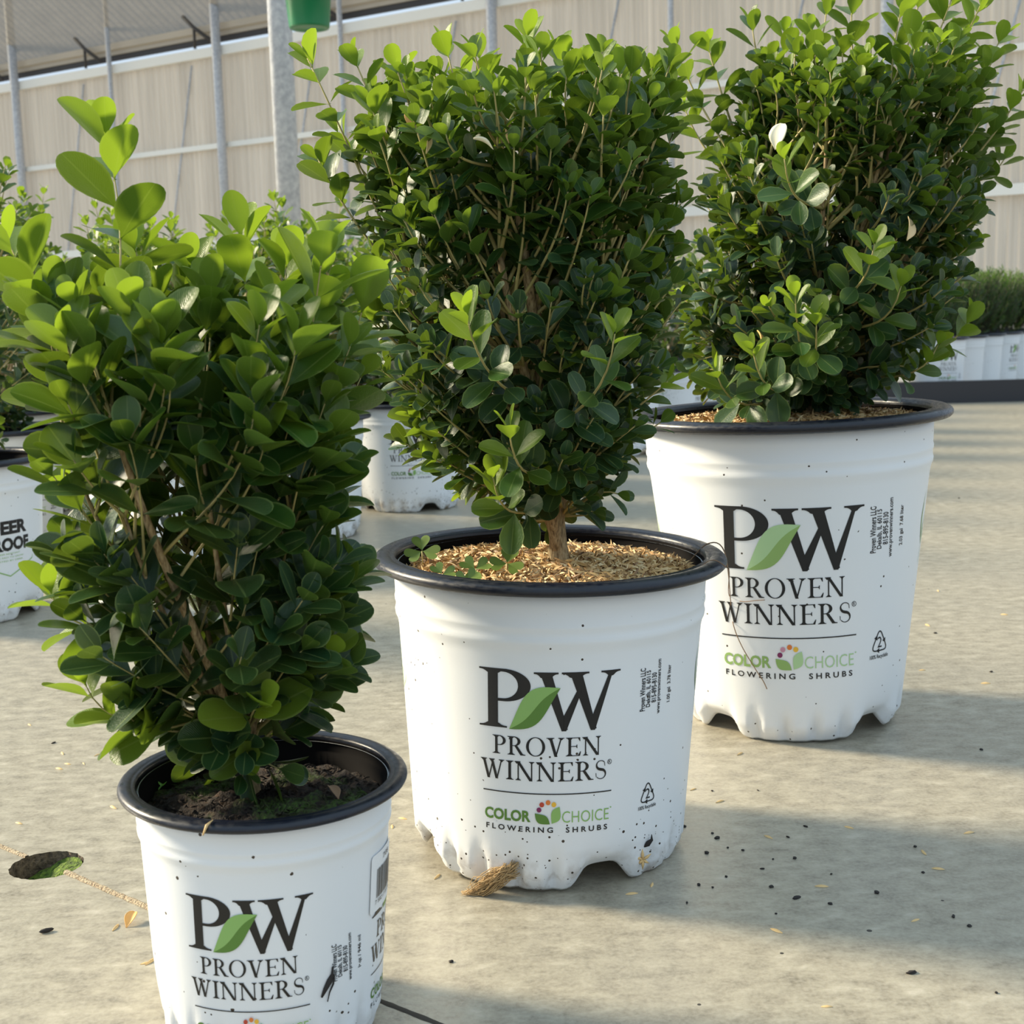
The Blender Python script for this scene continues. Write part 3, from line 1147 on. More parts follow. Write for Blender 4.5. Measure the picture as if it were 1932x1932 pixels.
rail('trim_4', z_eave, 0.10, 0.06, 0.06, M['whitealu'])
rail('trim_5', z_b, 0.055, 0.05, 0.05, M['whitealu'])
rail('trim_6', z_c, 0.085, 0.05, 0.05, M['whitealu'])
rail('vent_gap_shade', z_eave + 0.15, 0.06, 0.03, -0.05, M['darksteel'])  # dark strip standing in for the shade of the open vent gap
rail('trim_9', z_eave + 0.21, 0.06, 0.03, -0.03, M['beigepipe'])
rail('trim_8', z_eave + 0.27, 0.07, 0.05, 0.0, M['beigepipe'])
# roof slope rising from the eave into the house
rp = math.radians(31)
RU = (WN * math.cos(rp) + Vector((0, 0, math.sin(rp))))
e0 = W0 + Vector((0, 0, z_eave + 0.30)) + WN * -0.1


def roof(name, u0, u1, m):
    v, f = [], []
    k = 420
    for i in range(k + 1):
        tt = t0 - 2 + (t1 - t0 + 2) * i / k
        off = Vector((0, 0, 0.010 * (i % 2)))
        v += [e0 + WD * tt + RU * u0 + off, e0 + WD * tt + RU * u1 + off]
    for i in range(k): f.append((2 * i, 2 * i + 2, 2 * i + 3, 2 * i + 1))
    return tag(link(name, mesh(name, v, f, False), m), kind='structure')


roof('ceiling', 0, 1.25, M['polyroof_dark'])
roof('ceiling', 1.2, 3.2, M['polyroof'])
for u in (0.10, 2.45):
    mb = MB()
    mb.tube([e0 + WD * (t0 - 2) + RU * u - Vector((0, 0, .10)), e0 + WD * t1 + RU * u - Vector((0, 0, .10))], 0.035 if u > 1 else .028, 10)
    tag(mb.build('roof_purlin', M['whitealu'] if u > 1 else M['beigepipe']), 'white pipe purlin under the sloping roof at top left' if u > 1 else 'dusty beige pipe running just above the eave rail', 'pipe')
names_post = ['leftmost', 'second', 'third', 'fourth', 'fifth', 'sixth', 'seventh']
tl = [wall_t(p) for p in posts_px]
for i, tt in enumerate(tl):
    thick = i % 2 == 0
    mb = MB()
    p = W0 + WD * tt + WN * 0.13
    r_ = 0.052 if thick else 0.028
    top = z_eave + (1.5 if thick else 1.3)
    mb.tube([(p.x, p.y, 0), (p.x, p.y, top)], r_, 16)
    o = mb.build('wall_post', M['galv'])
    tag(o, ('thick round galvanised' if thick else 'thin galvanised') + ' post against the far wall, %s of seven from the left' % names_post[i], 'post')
for i in range(-1, 8):
    # diagonal brace of each bay
    ta = tl[0] + (tl[-1] - tl[0]) / 6 * (i + 0.22)
    tb = ta + 0.75
    mb = MB()
    mb.tube([W0 + WD * ta + WN * .035 + Vector((0, 0, z_eave - 3.0)), W0 + WD * tb + WN * .035 + Vector((0, 0, z_eave - 0.1))], 0.012, 6)
    tag(mb.build('diagonal_brace', M['galv']), 'thin slanting grey brace rod on the far wall, %s from the left' % (['outermost'] + names_post + ['last'])[i + 1], 'brace', 'slanting brace rods on the far wall')
for i in range(-1, 7):
    ta = tl[0] + (tl[-1] - tl[0]) / 6 * (i + 0.62)
    p = W0 + WD * ta + Vector((0, 0, z_eave))
    mb = MB()
    mb.tube([p + WN * .10 + Vector((0, 0, .42)), p + WD * .16 + WN * .10 + Vector((0, 0, .28)), p + WD * .42 + WN * .08 + Vector((0, 0, .10))], 0.022, 6)
    mb.tube([p + WD * .16 + WN * .10 + Vector((0, 0, .28)), p + WD * .14 + WN * .08 + Vector((0, 0, .06))], 0.018, 6)
    tag(mb.build('vent_arm', M['darksteel']), 'dark forked vent arm at the eave of the far wall, %s from the left' % (['outermost'] + names_post)[i + 1], 'vent arm', 'vent arms along the eave')
# near round post
pp = at(546, 400, 5.35)
mb = MB()
mb.tube([(pp.x, pp.y, 0), (pp.x, pp.y, 4.2)], 0.046, 28)
tag(mb.build('greenhouse_post', M['galv']), 'wide round steel post before the far wall, beside the hanging green pot', 'post')
# overhead pipe and hanging green pot
gp = at(584, 54, 4.55)
root = empty('hanging_pot', gp)
tag(root, 'dark green plastic pot hanging at the top edge beside the round post', 'hanging pot')
v, fc = lathe([(0.001, 0.004), (0.045, 0.004), (0.052, 0.0), (0.064, 0.0), (0.0665, 0.006), (0.079, 0.15), (0.083, 0.15), (0.084, 0.165), (0.080, 0.166), (0.074, 0.15), (0.062, 0.02)], 64)
link('body', mesh('hang_body', v, fc), M['greenpot'], root)
mb = MB()
for k in range(3):
    a = k * 2 * PI / 3
    mb.tube([(0.08 * math.cos(a), 0.08 * math.sin(a), 0.16), (0, 0, 0.52)], 0.0015, 5)
mb.tube([(0, 0, 0.52), (0, 0, 0.80)], 0.002, 5)
mb.build('wire_hanger', M['darksteel'], root)
mb = MB()
mb.tube([gp + Vector((-3, 0, 0.82)), gp + Vector((3, 0, 0.82))], 0.02, 10)
tag(mb.build('overhead_pipe', M['galv']), 'horizontal overhead pipe from which the green pot hangs', 'pipe')
# low black edging in front of the row of pots at right
eA, eB = floor_at(1500, 768), floor_at(2150, 752)
mb = MB()
ed = (eB - eA).normalized()
Re = Matrix(((ed.x, -ed.y, 0), (ed.y, ed.x, 0), (0, 0, 1))).to_3x3()
mb.box((eA + eB) / 2 + Vector((0, 0.02, 0.033)), ((eB - eA).length, 0.03, 0.066), Re)
tag(mb.build('black_edging', M['blackfilm'], smooth=False), 'long low black plastic edging strip on the floor before the white pots at right', 'edging')

# ------------------------------------------------------------------ the three main pots
LB = {
    'small': 'smallest white pot with black rim, nearest the camera, filled with dark soil',
    'mid': 'middle-sized white nursery pot with black rim and dirt-speckled foot, filled with rice hulls',
    'large': 'largest clean white nursery pot with black rim, standing at right behind the middle pot',
}
PO = {}
for k, d in POTS.items():
    wm = M['pot_clean'] if k == 'large' else M['pot_dirty']
    if k == 'small': wm = pot_white('white_plastic_small', 0.35)
    root, rw = pot('nursery_pot', d['X'], d['Y'], d['R'], d['h'], d['Rb'], d['tilt'], wm, notch0={'mid': 0.38, 'large': 0.63, 'small': 0.3}[k])
    tag(root, LB[k], 'pot')
    PO[k] = (root, rw)
    th = facing(d['X'], d['Y'])
    if k == 'mid':
        z = at(1038, 1268, d['Y'] - 0.085).z
        dress(root, rw, 6.3e-5, th, z, INK, '1.00 gal  3.78 liter', side=140)
    elif k == 'large':
        z = at(1497, 957, d['Y'] - 0.10).z
        dress(root, rw, 8.76e-5, th + 0.02, z, INKF, '2.03 gal  7.68 liter')
    else:
        z = at(470, 1697, d['Y'] - 0.052).z
        dress(root, rw, 4.42e-5, th - 0.17, z, INK, '1 qt / 946 ml', recycle=False, grass=False, side=110, drop=530, ky=1.16)
        for kk in ('logo_letters', 'logo_leaf', 'company_name', 'rule_line', 'series_wordmark', 'tagline'):
            lay(ART[kk], kk, root, th + 1.50, 4.42e-5, z - 458 * 5.1e-5 - 0.001, rw, INK, Sy=5.1e-5)
        # bar code sticker
        g = Art()
        W_, H_ = 0.026, 0.026
        pts = []
        for cx, cy, a0 in ((W_ / 2 - .003, H_ / 2 - .003, 0), (-W_ / 2 + .003, H_ / 2 - .003, 90), (-W_ / 2 + .003, -H_ / 2 + .003, 180), (W_ / 2 - .003, -H_ / 2 + .003, 270)):
            for q in range(5):
                a = math.radians(a0 + q * 22.5)
                pts.append((cx + .003 * math.cos(a), cy + .003 * math.sin(a)))
        N_ = 24
        top = [(-W_ / 2 + W_ * i / N_, H_ / 2 - (0.0012 if i in (0, N_) else 0)) for i in range(N_ + 1)]
        bot = [(-W_ / 2 + W_ * i / N_, -H_ / 2 + (0.0012 if i in (0, N_) else 0)) for i in range(N_ + 1)]
        g.strip(top, bot, 'st')
        zc = at(712, 1648, d['Y'] - 0.01).z
        rfun = lambda z_, rw=rw: rw(z_) + 0.0003
        stk = lay(g, 'barcode_sticker', root, th + 1.17, 1.0, zc, rfun, dict(st=M['sticker']))
        bars = Art()
        rg = random.Random(11)
        x = -0.008
        while x < 0.010:
            w_ = rg.choice((.0003, .0005, .0008))
            bars.strip([(x, 0.006), (x + w_, 0.006)], [(x, -0.007), (x + w_, -0.007)])
            x += w_ + rg.choice((.0003, .0004, .0007))
        bars.put(sans('7 58217 30194', -0.009, 0.010, -0.0095, 0.0018), 0, 0, 1, 1)
        bars.put(sans('708', -0.002, 0.006, 0.0085, 0.0022), 0, 0, 1, 1)
        rfun2 = lambda z_, rw=rw: rw(z_) + 0.0006
        lay(bars, 'barcode', stk, th + 1.17, 1.0, zc, rfun2, INK)
bpy.context.view_layer.update()


def on_pot(k, x, y, dz):
    d = POTS[k]
    return PO[k][0].matrix_world @ Vector((x, y, d['h'] + dz))


# ------------------------------------------------------------------ mulch and soil
def hulls(name, k, n, seed, level, label):
    d = POTS[k]
    rg = random.Random(seed)
    R = d['R'] * 0.845
    mb = MB()
    # mounded bed under the loose hulls
    v, f = [], []
    NR, NA = 12, 48
    for i in range(NR + 1):
        for j in range(NA):
            a = 2 * PI * j / NA
            r = R * i / NR + 1e-4
            v.append((r * math.cos(a), r * math.sin(a), level - 0.002 + 0.006 * (1 - (i / NR) ** 2) + rg.uniform(-.0006, .0006)))
    for i in range(NR):
        for j in range(NA): f.append((i * NA + j, i * NA + (j + 1) % NA, (i + 1) * NA + (j + 1) % NA, (i + 1) * NA + j))
    f.append(tuple(range(NA))[::-1])
    mb.add(v, [g[::-1] for g in f], 0.35)
    for i in range(n):
        r = R * math.sqrt(rg.random()) * 0.985
        a = rg.uniform(0, 2 * PI)
        L = rg.uniform(.0055, .0095)
        w = rg.uniform(.0009, .0016)
        yaw, pit_ = rg.uniform(0, 2 * PI), rg.gauss(0, .42)
        if r > R - L * .6: r = R - L * .6
        c = Vector((r * math.cos(a), r * math.sin(a), level + 0.006 * (1 - (r / R) ** 2) + rg.uniform(-.0006, .0026)))
        dx = Vector((math.cos(yaw) * math.cos(pit_), math.sin(yaw) * math.cos(pit_), math.sin(pit_)))
        sd_ = Vector((-math.sin(yaw), math.cos(yaw), rg.uniform(-.5, .5))).normalized()
        nn_ = dx.cross(sd_)
        vs = []
        for t_, ww in ((-1, .1), (-.5, .8), (0, 1), (.5, .75), (1, .1)):
            bow = (1 - t_ * t_) * w * .5
            cc = c + dx * (L / 2 * t_)
            vs += [cc - sd_ * w / 2 * ww, cc + nn_ * (bow + w * .35 * ww), cc + sd_ * w / 2 * ww]
        fs = []
        for j in range(4):
            for q in range(2): fs.append((j * 3 + q, j * 3 + q + 1, j * 3 + q + 4, j * 3 + q + 3))
        mb.add(vs, fs, rg.random())
    o = mb.build(name, M['hull'], smooth=False, rnd=True)
    o.matrix_world = PO[k][0].matrix_world @ Matrix.Translation((0, 0, d['h']))
    return tag(o, label, 'mulch', kind='stuff')


hulls('rice_hull_mulch', 'mid', 6000, 1, -0.0125, 'golden rice hull mulch covering the soil of the middle pot')
hulls('rice_hull_mulch', 'large', 4200, 2, -0.011, 'golden rice hull mulch covering the soil of the largest pot at right')
d = POTS['small']
rg = random.Random(8)
v, f = [], []
NR, NA = 26, 96
R = d['R'] * 0.838
for i in range(NR + 1):
    for j in range(NA):
        a = 2 * PI * j / NA
        r = R * i / NR + 1e-4
        x, y = r * math.cos(a), r * math.sin(a)
        z = 0.0015 * math.sin(x * 320 + 1) * math.cos(y * 290) + 0.004 * (1 - (i / NR) ** 2) + rg.uniform(-.0012, .0012)
        v.append((x, y, z))
for i in range(NR):
    for j in range(NA): f.append((i * NA + j, (i + 1) * NA + j, (i + 1) * NA + (j + 1) % NA, i * NA + (j + 1) % NA))
f.append(tuple(range(NA)))
mb = MB()
mb.add(v, f)
for i in range(520):
    r, a = R * math.sqrt(rg.random()) * .96, rg.uniform(0, 2 * PI)
    c = Vector((r * math.cos(a), r * math.sin(a), 0.003 * (1 - (r / R) ** 2) + .001))
    yaw = rg.uniform(0, PI)
    dv = Vector((math.cos(yaw), math.sin(yaw), rg.uniform(-.4, .6))) * rg.uniform(.0008, .0024)
    mb.tube([c - dv, c + Vector((0, 0, .0005)), c + dv], [.0003, rg.uniform(.0003, .0007), .0002], 5)
o = mb.build('potting_soil', M['soil'])
o.matrix_world = PO['small'][0].matrix_world @ Matrix.Translation((0, 0, d['h'] - 0.0145))
tag(o, 'dark crumbly potting soil with moss in the smallest pot', 'soil', kind='stuff')


# ------------------------------------------------------------------ the three main shrubs
def env_from(base, Y, rows):
    e = []
    for y, xl, xr in rows:
        a, b_ = at(xl, y, Y), at(xr, y, Y)
        e.append(((a.z + b_.z) / 2 - base.z, (a.x + b_.x) / 2 - base.x, (b_.x - a.x) / 2))
    e.sort()
    return e


def tips_from(base, Y, lst):
    out = []
    for px, py, dy, yo in lst:
        p = at(px, py, Y + dy)
        out.append((p.x - base.x, p.y - base.y, p.z - base.z, yo))
    return out


Y = POTS['small']['Y'] + 0.004
base = at(470, 1452, Y)
base.z = on_pot('small', 0, 0, -0.0125).z
env = env_from(base, Y, [(1400, 330, 560), (1340, 235, 655), (1250, 150, 695), (1150, 70, 722), (1050, 95, 722), (950, 85, 712), (850, 20, 715), (700, -10, 730), (610, 20, 715), (540, 60, 690), (500, 150, 620)])
tips = tips_from(base, Y, [(200, 255, 0.0, 1.0), (610, 470, -.02, 1.0), (455, 445, 0.01, 1.0), (15, 455, 0.0, .95), (540, 500, .03, .9), (300, 620, -.06, .7), (255, 470, .02, .9), (110, 560, -.02, .9),
                           (690, 560, .02, .95), (395, 560, .0, .8), (165, 640, -.05, .6), (560, 640, -.05, .7), (95, 1120, -.01, .95), (160, 1290, -.02, 1.0), (240, 1340, -.03, 1.0), (480, 760, -.06, .4), (360, 500, .04, .9)])
s1 = shrub('boxwood_shrub', 21, base, env, tips, 118, 62, 0.0248, 0.0128, 'hi', limbs=6, trunk_r=0.0034, youth_h=0.62, hmin=0.035, hp=0.82, stemto=[(-.035, -.045, .17)])
tag(s1, 'boxwood with large rounded leaves in the smallest pot, one tall shoot at left', 'shrub')

Y = POTS['mid']['Y']
base = at(1052, 1050, Y)
base.z = on_pot('mid', 0, 0, -0.008).z
env = env_from(base, Y, [(1010, 975, 1110), (960, 880, 1165), (900, 800, 1205), (850, 745, 1240), (780, 715, 1285), (700, 690, 1300), (600, 665, 1305), (450, 665, 1315), (300, 650, 1310), (200, 640, 1310), (140, 700, 1290), (100, 820, 1160)])
tips = tips_from(base, Y, [(580, 110, .0, .95), (668, 110, -.01, .9), (842, 90, .0, .9), (905, 110, .03, .85), (993, 70, -.02, 1.0), (1056, 100, -.01, .95), (1130, 120, .03, 1.0), (1170, 140, -.02, .95),
                           (1240, 150, .02, 1.0), (750, 130, .04, .9), (800, 200, -.06, .7), (1010, 180, -.07, .7), (1140, 200, -.07, .75), (700, 200, -.03, .8), (690, 570, -.01, 1.0), (880, 595, -.10, .9),
                           (1160, 630, -.10, .8), (960, 810, -.09, .9), (930, 900, -.07, .95), (880, 150, .05, .9), (1090, 170, .05, .95), (600, 300, .0, .6), (640, 250, .03, .8)])
s2 = shrub('boxwood_shrub', 33, base, env, tips, 260, 110, 0.0172, 0.0105, 'md', limbs=10, trunk_r=0.0052, youth_h=0.62, stemto=[(-.028, -.045, .17), (-.022, -.05, .235)], hp=0.82, hmin=0.075)
tag(s2, 'full upright boxwood shrub with a tan leaning stem, growing in the middle pot', 'shrub')

Y = POTS['large']['Y']
base = at(1525, 800, Y)
base.z = on_pot('large', 0, 0, -0.007).z
env = env_from(base, Y, [(785, 1420, 1600), (745, 1290, 1650), (700, 1265, 1740), (650, 1250, 1800), (550, 1265, 1840), (450, 1290, 1860), (350, 1305, 1870), (250, 1340, 1860), (170, 1370, 1870), (120, 1400, 1860), (85, 1450, 1800)])
tips = tips_from(base, Y, [(1418, 45, .0, .55), (1270, 80, .02, 1.0), (1335, 85, .03, 1.0), (1560, 15, .0, 1.0), (1610, -10, .02, 1.0), (1700, 20, .0, 1.0), (1745, -30, .03, 1.0), (1795, 0, .0, .9), (1850, 10, -.02, .95),
                           (1890, 70, .02, .9), (1930, 170, .0, 1.0), (1480, 60, .02, .9), (1530, 60, -.03, .85), (1720, 60, -.03, .9), (1820, 60, .03, .9), (1870, 120, -.02, .8), (1590, 90, .0, .9), (1640, 150, .03, .95), (1500, 90, -.03, .7), (1290, 200, .04, 1.0), (1500, 560, -.12, 1.0), (1540, 600, -.12, 1.0), (1480, 300, -.12, .8), (1650, 460, -.12, .95),
                           (1700, 540, -.10, .9), (1770, 650, -.06, .95), (1830, 600, -.0, .9), (1420, 660, -.11, .9), (1350, 700, -.08, .8), (1895, 300, .02, .6), (1880, 240, .02, .6)])
s3 = shrub('boxwood_shrub', 47, base, env, tips, 330, 150, 0.0182, 0.0110, 'md', limbs=13, trunk_r=0.0060, youth_h=0.66)
tag(s3, 'tallest boxwood shrub with many upright stems, growing in the largest pot at right', 'shrub')

# ------------------------------------------------------------------ block of potted boxwoods behind
rg = random.Random(77)


def bg_env(H, R_): return [(0.02, 0, R_ * .45), (H * .25, 0, R_ * .8), (H * .5, 0, R_), (H * .8, 0, R_ * .95), (H, 0, R_ * .55)]


protos = []
for i in range(3):
    H = (0.30, 0.28, 0.32)[i]
    tp = [(rg.uniform(-.07, .07), rg.uniform(-.07, .07), H * rg.uniform(1.0, 1.12), 1.0) for _ in range(7)]
    o = shrub('boxwood_shrub', 100 + i, Vector((0, 0, 0)), bg_env(H, 0.115), tp, 75, 45, 0.018, 0.012, 'lo', limbs=6, youth_h=0.5, trunk_r=.0055)
    protos.append(o)
pr_root, pr_rw = pot('nursery_pot', 0, 0, 0.0995, 0.1713, 0.0774, 0.0, M['pot_soiled'], n=96)
dress(pr_root, pr_rw, 6.05e-5, -PI / 2, 0.140, INK, None, True, True)
deer_root, deer_rw = pot('nursery_pot', 0, 0, 0.0995, 0.1713, 0.0774, 0.0, M['pot_dirty'], n=96)
g = Art()
g.put(sans('DEER', -400, 400, 0, 235, 'ink', 0.05), 0, 0, 1, 1)
g.put(sans('PROOF', -440, 440, -290, 235, 'ink', 0.05), 0, 0, 1, 1)
lay(g, 'product_text', deer_root, -PI / 2, 6.05e-5, at(20, 1012, 1.34).z, deer_rw, INK)
g = Art()
for q, wd in enumerate((440, 600, 560)): g.put(sans(('DEER RESISTANT', 'AND EASY TO GROW', 'TESTED BY DEER')[q], -wd / 2, wd / 2, -350 - q * 60, 26, 'leafL'), 0, 0, 1, 1)
path = [(-560, -430), (-540, -480), (0, -720), (540, -480), (560, -430)]
g.strip(path, [(x, y - 22) for x, y in path], 'leafL')
lay(g, 'product_emblem', deer_root, -PI / 2, 6.05e-5, at(20, 1012, 1.34).z, deer_rw, INK)
D1, D2 = Vector((.5, .87, 0)) * 0.275, Vector((-.87, .5, 0)) * 0.275
o0 = Vector((-0.60, 1.42, 0))
soil_v, soil_f = lathe([(0.001, 0.004), (0.04, 0.003), (0.083, 0.0)], 40)
soil_me = mesh('mulch_disc', soil_v, [g_[::-1] for g_ in soil_f])
soil_me.materials.append(M['soil'])
used = [False] * 3
used_pot = False
ORD = ['front', 'second', 'third', 'fourth', 'fifth', 'sixth']
NTH = ['first', 'second', 'third', 'fourth', 'fifth', 'sixth', 'seventh', 'eighth', 'ninth', 'tenth', 'eleventh', 'twelfth', 'thirteenth']
for j in range(6):
    cnt = -1
    for i in range(-1, 12):
        p = o0 + D1 * i + D2 * j + Vector((rg.uniform(-.012, .012), rg.uniform(-.012, .012), 0))
        pxx = 966 + p.x / p.y * F_PX
        if p.y < 1.2 or pxx < -260 or pxx > 1560 or (p.y > 3.2 and p.x > .55): continue
        cnt += 1
        if i == 2 and j == 0: p = Vector((-0.295, 1.87, 0))
        if i == 3 and j == 0: p = Vector((-0.163, 2.13, 0))
        kk = rg.randrange(3)
        rz = rg.uniform(0, 2 * PI)
        if j == 0 and i == 0:
            q = deer_root
            p = at(-66, 1100, 1.40); p.z = 0
            q.location = p
            q.rotation_euler = (0, 0, facing(p.x, p.y) + PI / 2 + .58)
            tag(q, 'white pot with big black DEER PROOF lettering behind the smallest shrub at the left edge', 'pot')
        else:
            if not used_pot: q = pr_root; used_pot = True
            else: q = copy_tree(pr_root)
            q.location = p
            q.rotation_euler = (0, 0, facing(p.x, p.y) + PI / 2 + (0.05 if (i == 3 and j == 0) else rg.choice((1.3, 2.6, -2.2, 0.4, -1.1))))
            if j == 0 and i == 2: q.rotation_euler.z += 1.3
            if j == 0 and i == 3: lab = 'soiled white pot whose lettering shows between the small and middle shrubs'
            elif j == 0 and i == 2: lab = 'white pot partly showing just right of the smallest shrub, near edge of the block'
            else: lab = None
            tag(q, lab or 'white nursery pot in the background block, %s row, %s from its near end' % (ORD[j], NTH[cnt]), 'pot', None if lab else 'white pots of the background block, %s row' % ORD[j])
        if not used[kk]: s = protos[kk]; used[kk] = True
        else: s = copy_tree(protos[kk])
        s.location = p + Vector((0, 0, 0.155))
        s.rotation_euler = (0, 0, rz)
        sc = rg.uniform(.88, 1.05)
        if i == 0 and j == 0: sc = 1.06
        s.scale = (sc, sc, sc)
        tag(s, 'bushy bright-tipped boxwood in the background block, %s row, %s from its near end' % (ORD[j], NTH[cnt]), 'shrub', 'boxwood shrubs of the background block, %s row' % ORD[j])
        so_ = link('potting_soil', soil_me)
        so_.location = p + Vector((0, 0, 0.152))
        tag(so_, 'dark soil in a pot of the background block, %s row, %s from its near end' % (ORD[j], NTH[cnt]), 'soil', 'soil in the background pots, %s row' % ORD[j], 'stuff')


# ------------------------------------------------------------------ row of dark fine-leaved shrubs at right
def juniper(seed):
    rg = random.Random(seed)
    root = empty('juniper_shrub', (0, 0, 0))
    LV = []
    TW = MB()
    for i in range(230):
        a = rg.uniform(0, 2 * PI)
        r = 0.092 * math.sqrt(rg.random())
        h = 0.03 + rg.random() ** .7 * 0.17
        tip = Vector((r * math.cos(a), r * math.sin(a), h))
        p0 = tip * 0.35
        pts = [p0, p0.lerp(tip, .5) + Vector((0, 0, .005)), tip]
        TW.tube(pts, .0009, 4)
        d = (tip - p0).normalized()
        for q in range(16):
            t_ = .3 + .7 * q / 15
            o = p0.lerp(tip, t_)
            s_ = Vector((rg.uniform(-1, 1), rg.uniform(-1, 1), rg.uniform(-.3, 1))).normalized()
            dd = (d + s_ * .9).normalized()
            LV.append((o, dd, s_.cross(d) + Vector((0, 0, .3)), .014, .0028, min(1, .9 * max(0, (h - .12) / .08) * (t_ > .8) + rg.random() * .25), rg.random(), .05, .1))
    TW.build('branches', M['stem_dark'], root)
    link('foliage', leaves_mesh('needles', LV, 'lo', True), M['juniper'], root)
    return root


jp = juniper(5)
first = True
A0_ = at(1772, 600, 4.18)
spots = [(A0_.x + .118 * q, 4.18 + .162 * q, 0) for q in range(7)] + [(A0_.x - .215 * (q + 1), 4.19 + .03 * q, 1) for q in range(3)] + [(A0_.x - .168 + .118 * q, 4.30 + .162 * q, 2) for q in range(1, 7)]
for n_, (sx_, Y_, row) in enumerate(spots):
    p = Vector((sx_, Y_, 0.0))
    q = copy_tree(pr_root)
    q.location = p
    q.scale = (0.92, 0.92, 1.15)
    q.rotation_euler = (0, 0, facing(p.x, p.y) + PI / 2 + ((0.45, -1.4, -1.4, 1.1, 1.35, .9, .4)[n_] if n_ < 7 else rg.uniform(-3, 3)))
    cn_ = NTH[n_ if row == 0 else (n_ - 7 if row == 1 else n_ - 10)]
    where = {0: 'white pot in the slanting row behind the black edging, %s from its near end', 1: 'white pot behind the black edging and the tall right shrub, %s from the right', 2: 'white pot hidden behind the slanting row at the right edge, %s from its near end'}[row] % cn_
    if n_ == 0: where = 'foremost white pot with logo behind the black edging at the right edge'
    tag(q, where, 'pot', None if n_ == 0 else ('pots in the slanting row at right', 'pots behind the tall right shrub', 'hindmost pots at right')[row])
    s = jp if first else copy_tree(jp)
    first = False
    s.location = p + Vector((0, 0, 0.17))
    s.rotation_euler = (0, 0, rg.uniform(0, 6))
    sc = rg.uniform(0.97, 1.05)
    s.scale = (sc, sc, sc * 1.2)
    tag(s, {0: 'dark fine-needled shrub in the slanting row at the right edge, %s from its near end', 1: 'dark fine-needled shrub behind the tall right boxwood, %s from the right', 2: 'dark fine-needled shrub in the hindmost row at right, %s from its near end'}[row] % cn_, 'shrub', ('needled shrubs in the slanting row', 'needled shrubs behind the tall boxwood', 'hindmost needled shrubs')[row])
    so_ = link('potting_soil', soil_me)
    so_.location = p + Vector((0, 0, 0.172))
    so_.scale = (.92, .92, 1)
    tag(so_, {0: 'soil in a pot of the slanting row at right, %s from its near end', 1: 'soil in a pot behind the tall right shrub, %s from the right', 2: 'soil in a pot of the hindmost row at right, %s from its near end'}[row] % cn_, 'soil', 'soil in the right-hand pots', 'stuff')

# ------------------------------------------------------------------ small things on the mulch and soil


def clover(loc, sz, yaw, lean, label):
    root = empty('clover', loc)
    tag(root, label, 'clover')
    hgt = sz * 1.0
    top = Vector((lean * math.cos(yaw), lean * math.sin(yaw), hgt))
    mb = MB()
    mb.tube([Vector((0, 0, -0.002)), top * .5 + Vector((0, 0, hgt * .12)), top], 0.0004, 5)
    mb.build('stalk', M['twig'], root)
    for k in range(3):
        a = yaw + k * 2 * PI / 3
        d = Vector((math.cos(a), math.sin(a) * .75, math.sin(a) * .66 + .1)).normalized()
        n = Vector((0, -0.9, 1)).normalized()
        n = (n - d * n.dot(d)).normalized()
        s_ = d.cross(n)
        vs = [top + d * sz * .5]
        for i in range(28):
            a_ = 2 * PI * i / 28
            x = math.sin(a_) ** 3 * .55
            y = (13 * math.cos(a_) - 5 * math.cos(2 * a_) - 2 * math.cos(3 * a_) - math.cos(4 * a_) + 17) / 29
            vs.append(top + d * sz * y * 1.05 + s_ * x * sz + n * abs(x) * sz * .25)
        m_ = len(vs) - 1
        fs = [(0, i + 1, (i + 1) % m_ + 1) for i in range(m_)]
        link('leaflet', mesh('leaflet', vs, fs), M['clover'], root)
    return root


dM = POTS['mid']
for px, py, dy, sz, yaw, lab in ((797, 1045, 0.0, .0085, 1.7, 'clover sprig leaning on the left inside edge of the middle pot'),
                                 (955, 1068, -.045, .0078, 1.3, 'clover sprig in the mulch of the middle pot nearest its stem'),
                                 (890, 1078, -.05, .0072, .4, 'clover sprig between two others in the mulch of the middle pot'),
                                 (838, 1088, -.045, .0062, 2.2, 'small clover sprig low at the front left of the middle mulch'),
                                 (890, 1098, -.065, .0060, 2.9, 'clover sprig half hidden behind the front rim of the middle pot')):
    zb = on_pot('mid', 0, 0, -0.009).z
    # foot of the sprig on the mulch
    r = at(px, py, 1.0) - Vector((0, 0, HC))
    s_ = (zb + sz * 1.0 - HC) / r.z
    p = Vector((0, 0, HC)) + r * s_
    dd = Vector((p.x - dM['X'], p.y - dM['Y'], 0))
    mxr = dM['R'] * 0.80
    if dd.length > mxr: dd = dd * (mxr / dd.length)
    clover(Vector((dM['X'] + dd.x, dM['Y'] + dd.y, zb)), sz * 1.15, yaw, 0.002, lab)
# seedling in the small pot
zb = on_pot('small', 0, 0, -0.0135).z
r = at(292, 1480, 1.0) - Vector((0, 0, HC))
p = Vector((0, 0, HC)) + r * ((zb + .004 - HC) / r.z)
root = empty('seedling', (p.x, p.y, zb))
tag(root, 'tiny bright green seedling in the dark soil at the left of the smallest pot', 'seedling')
for q, (ox, sz) in enumerate(((-.0015, .0042), (.0035, .0032))):
    vs = [(ox, 0, .004)]
    for i in range(16):
        a = 2 * PI * i / 16
        rr = sz * .5 * (1 - .25 * math.exp(-((a - PI / 2) / .35) ** 2))
        vs.append((ox + rr * 1.2 * math.cos(a), rr * math.sin(a) * .9, .0045 + .0008 * math.cos(2 * a)))
    link('leaflet', mesh('seed_leaf', vs, [(0, i + 1, (i + 1) % 16 + 1) for i in range(16)]), M['seedling'], root)
mb = MB()
mb.tube([(0, 0, -.001), (-.001, 0, .004)], .0004, 5)
mb.tube([(0, 0, 0), (.0035, 0, .004)], .0004, 5)
mb.build('stalk', M['seedling'], root)


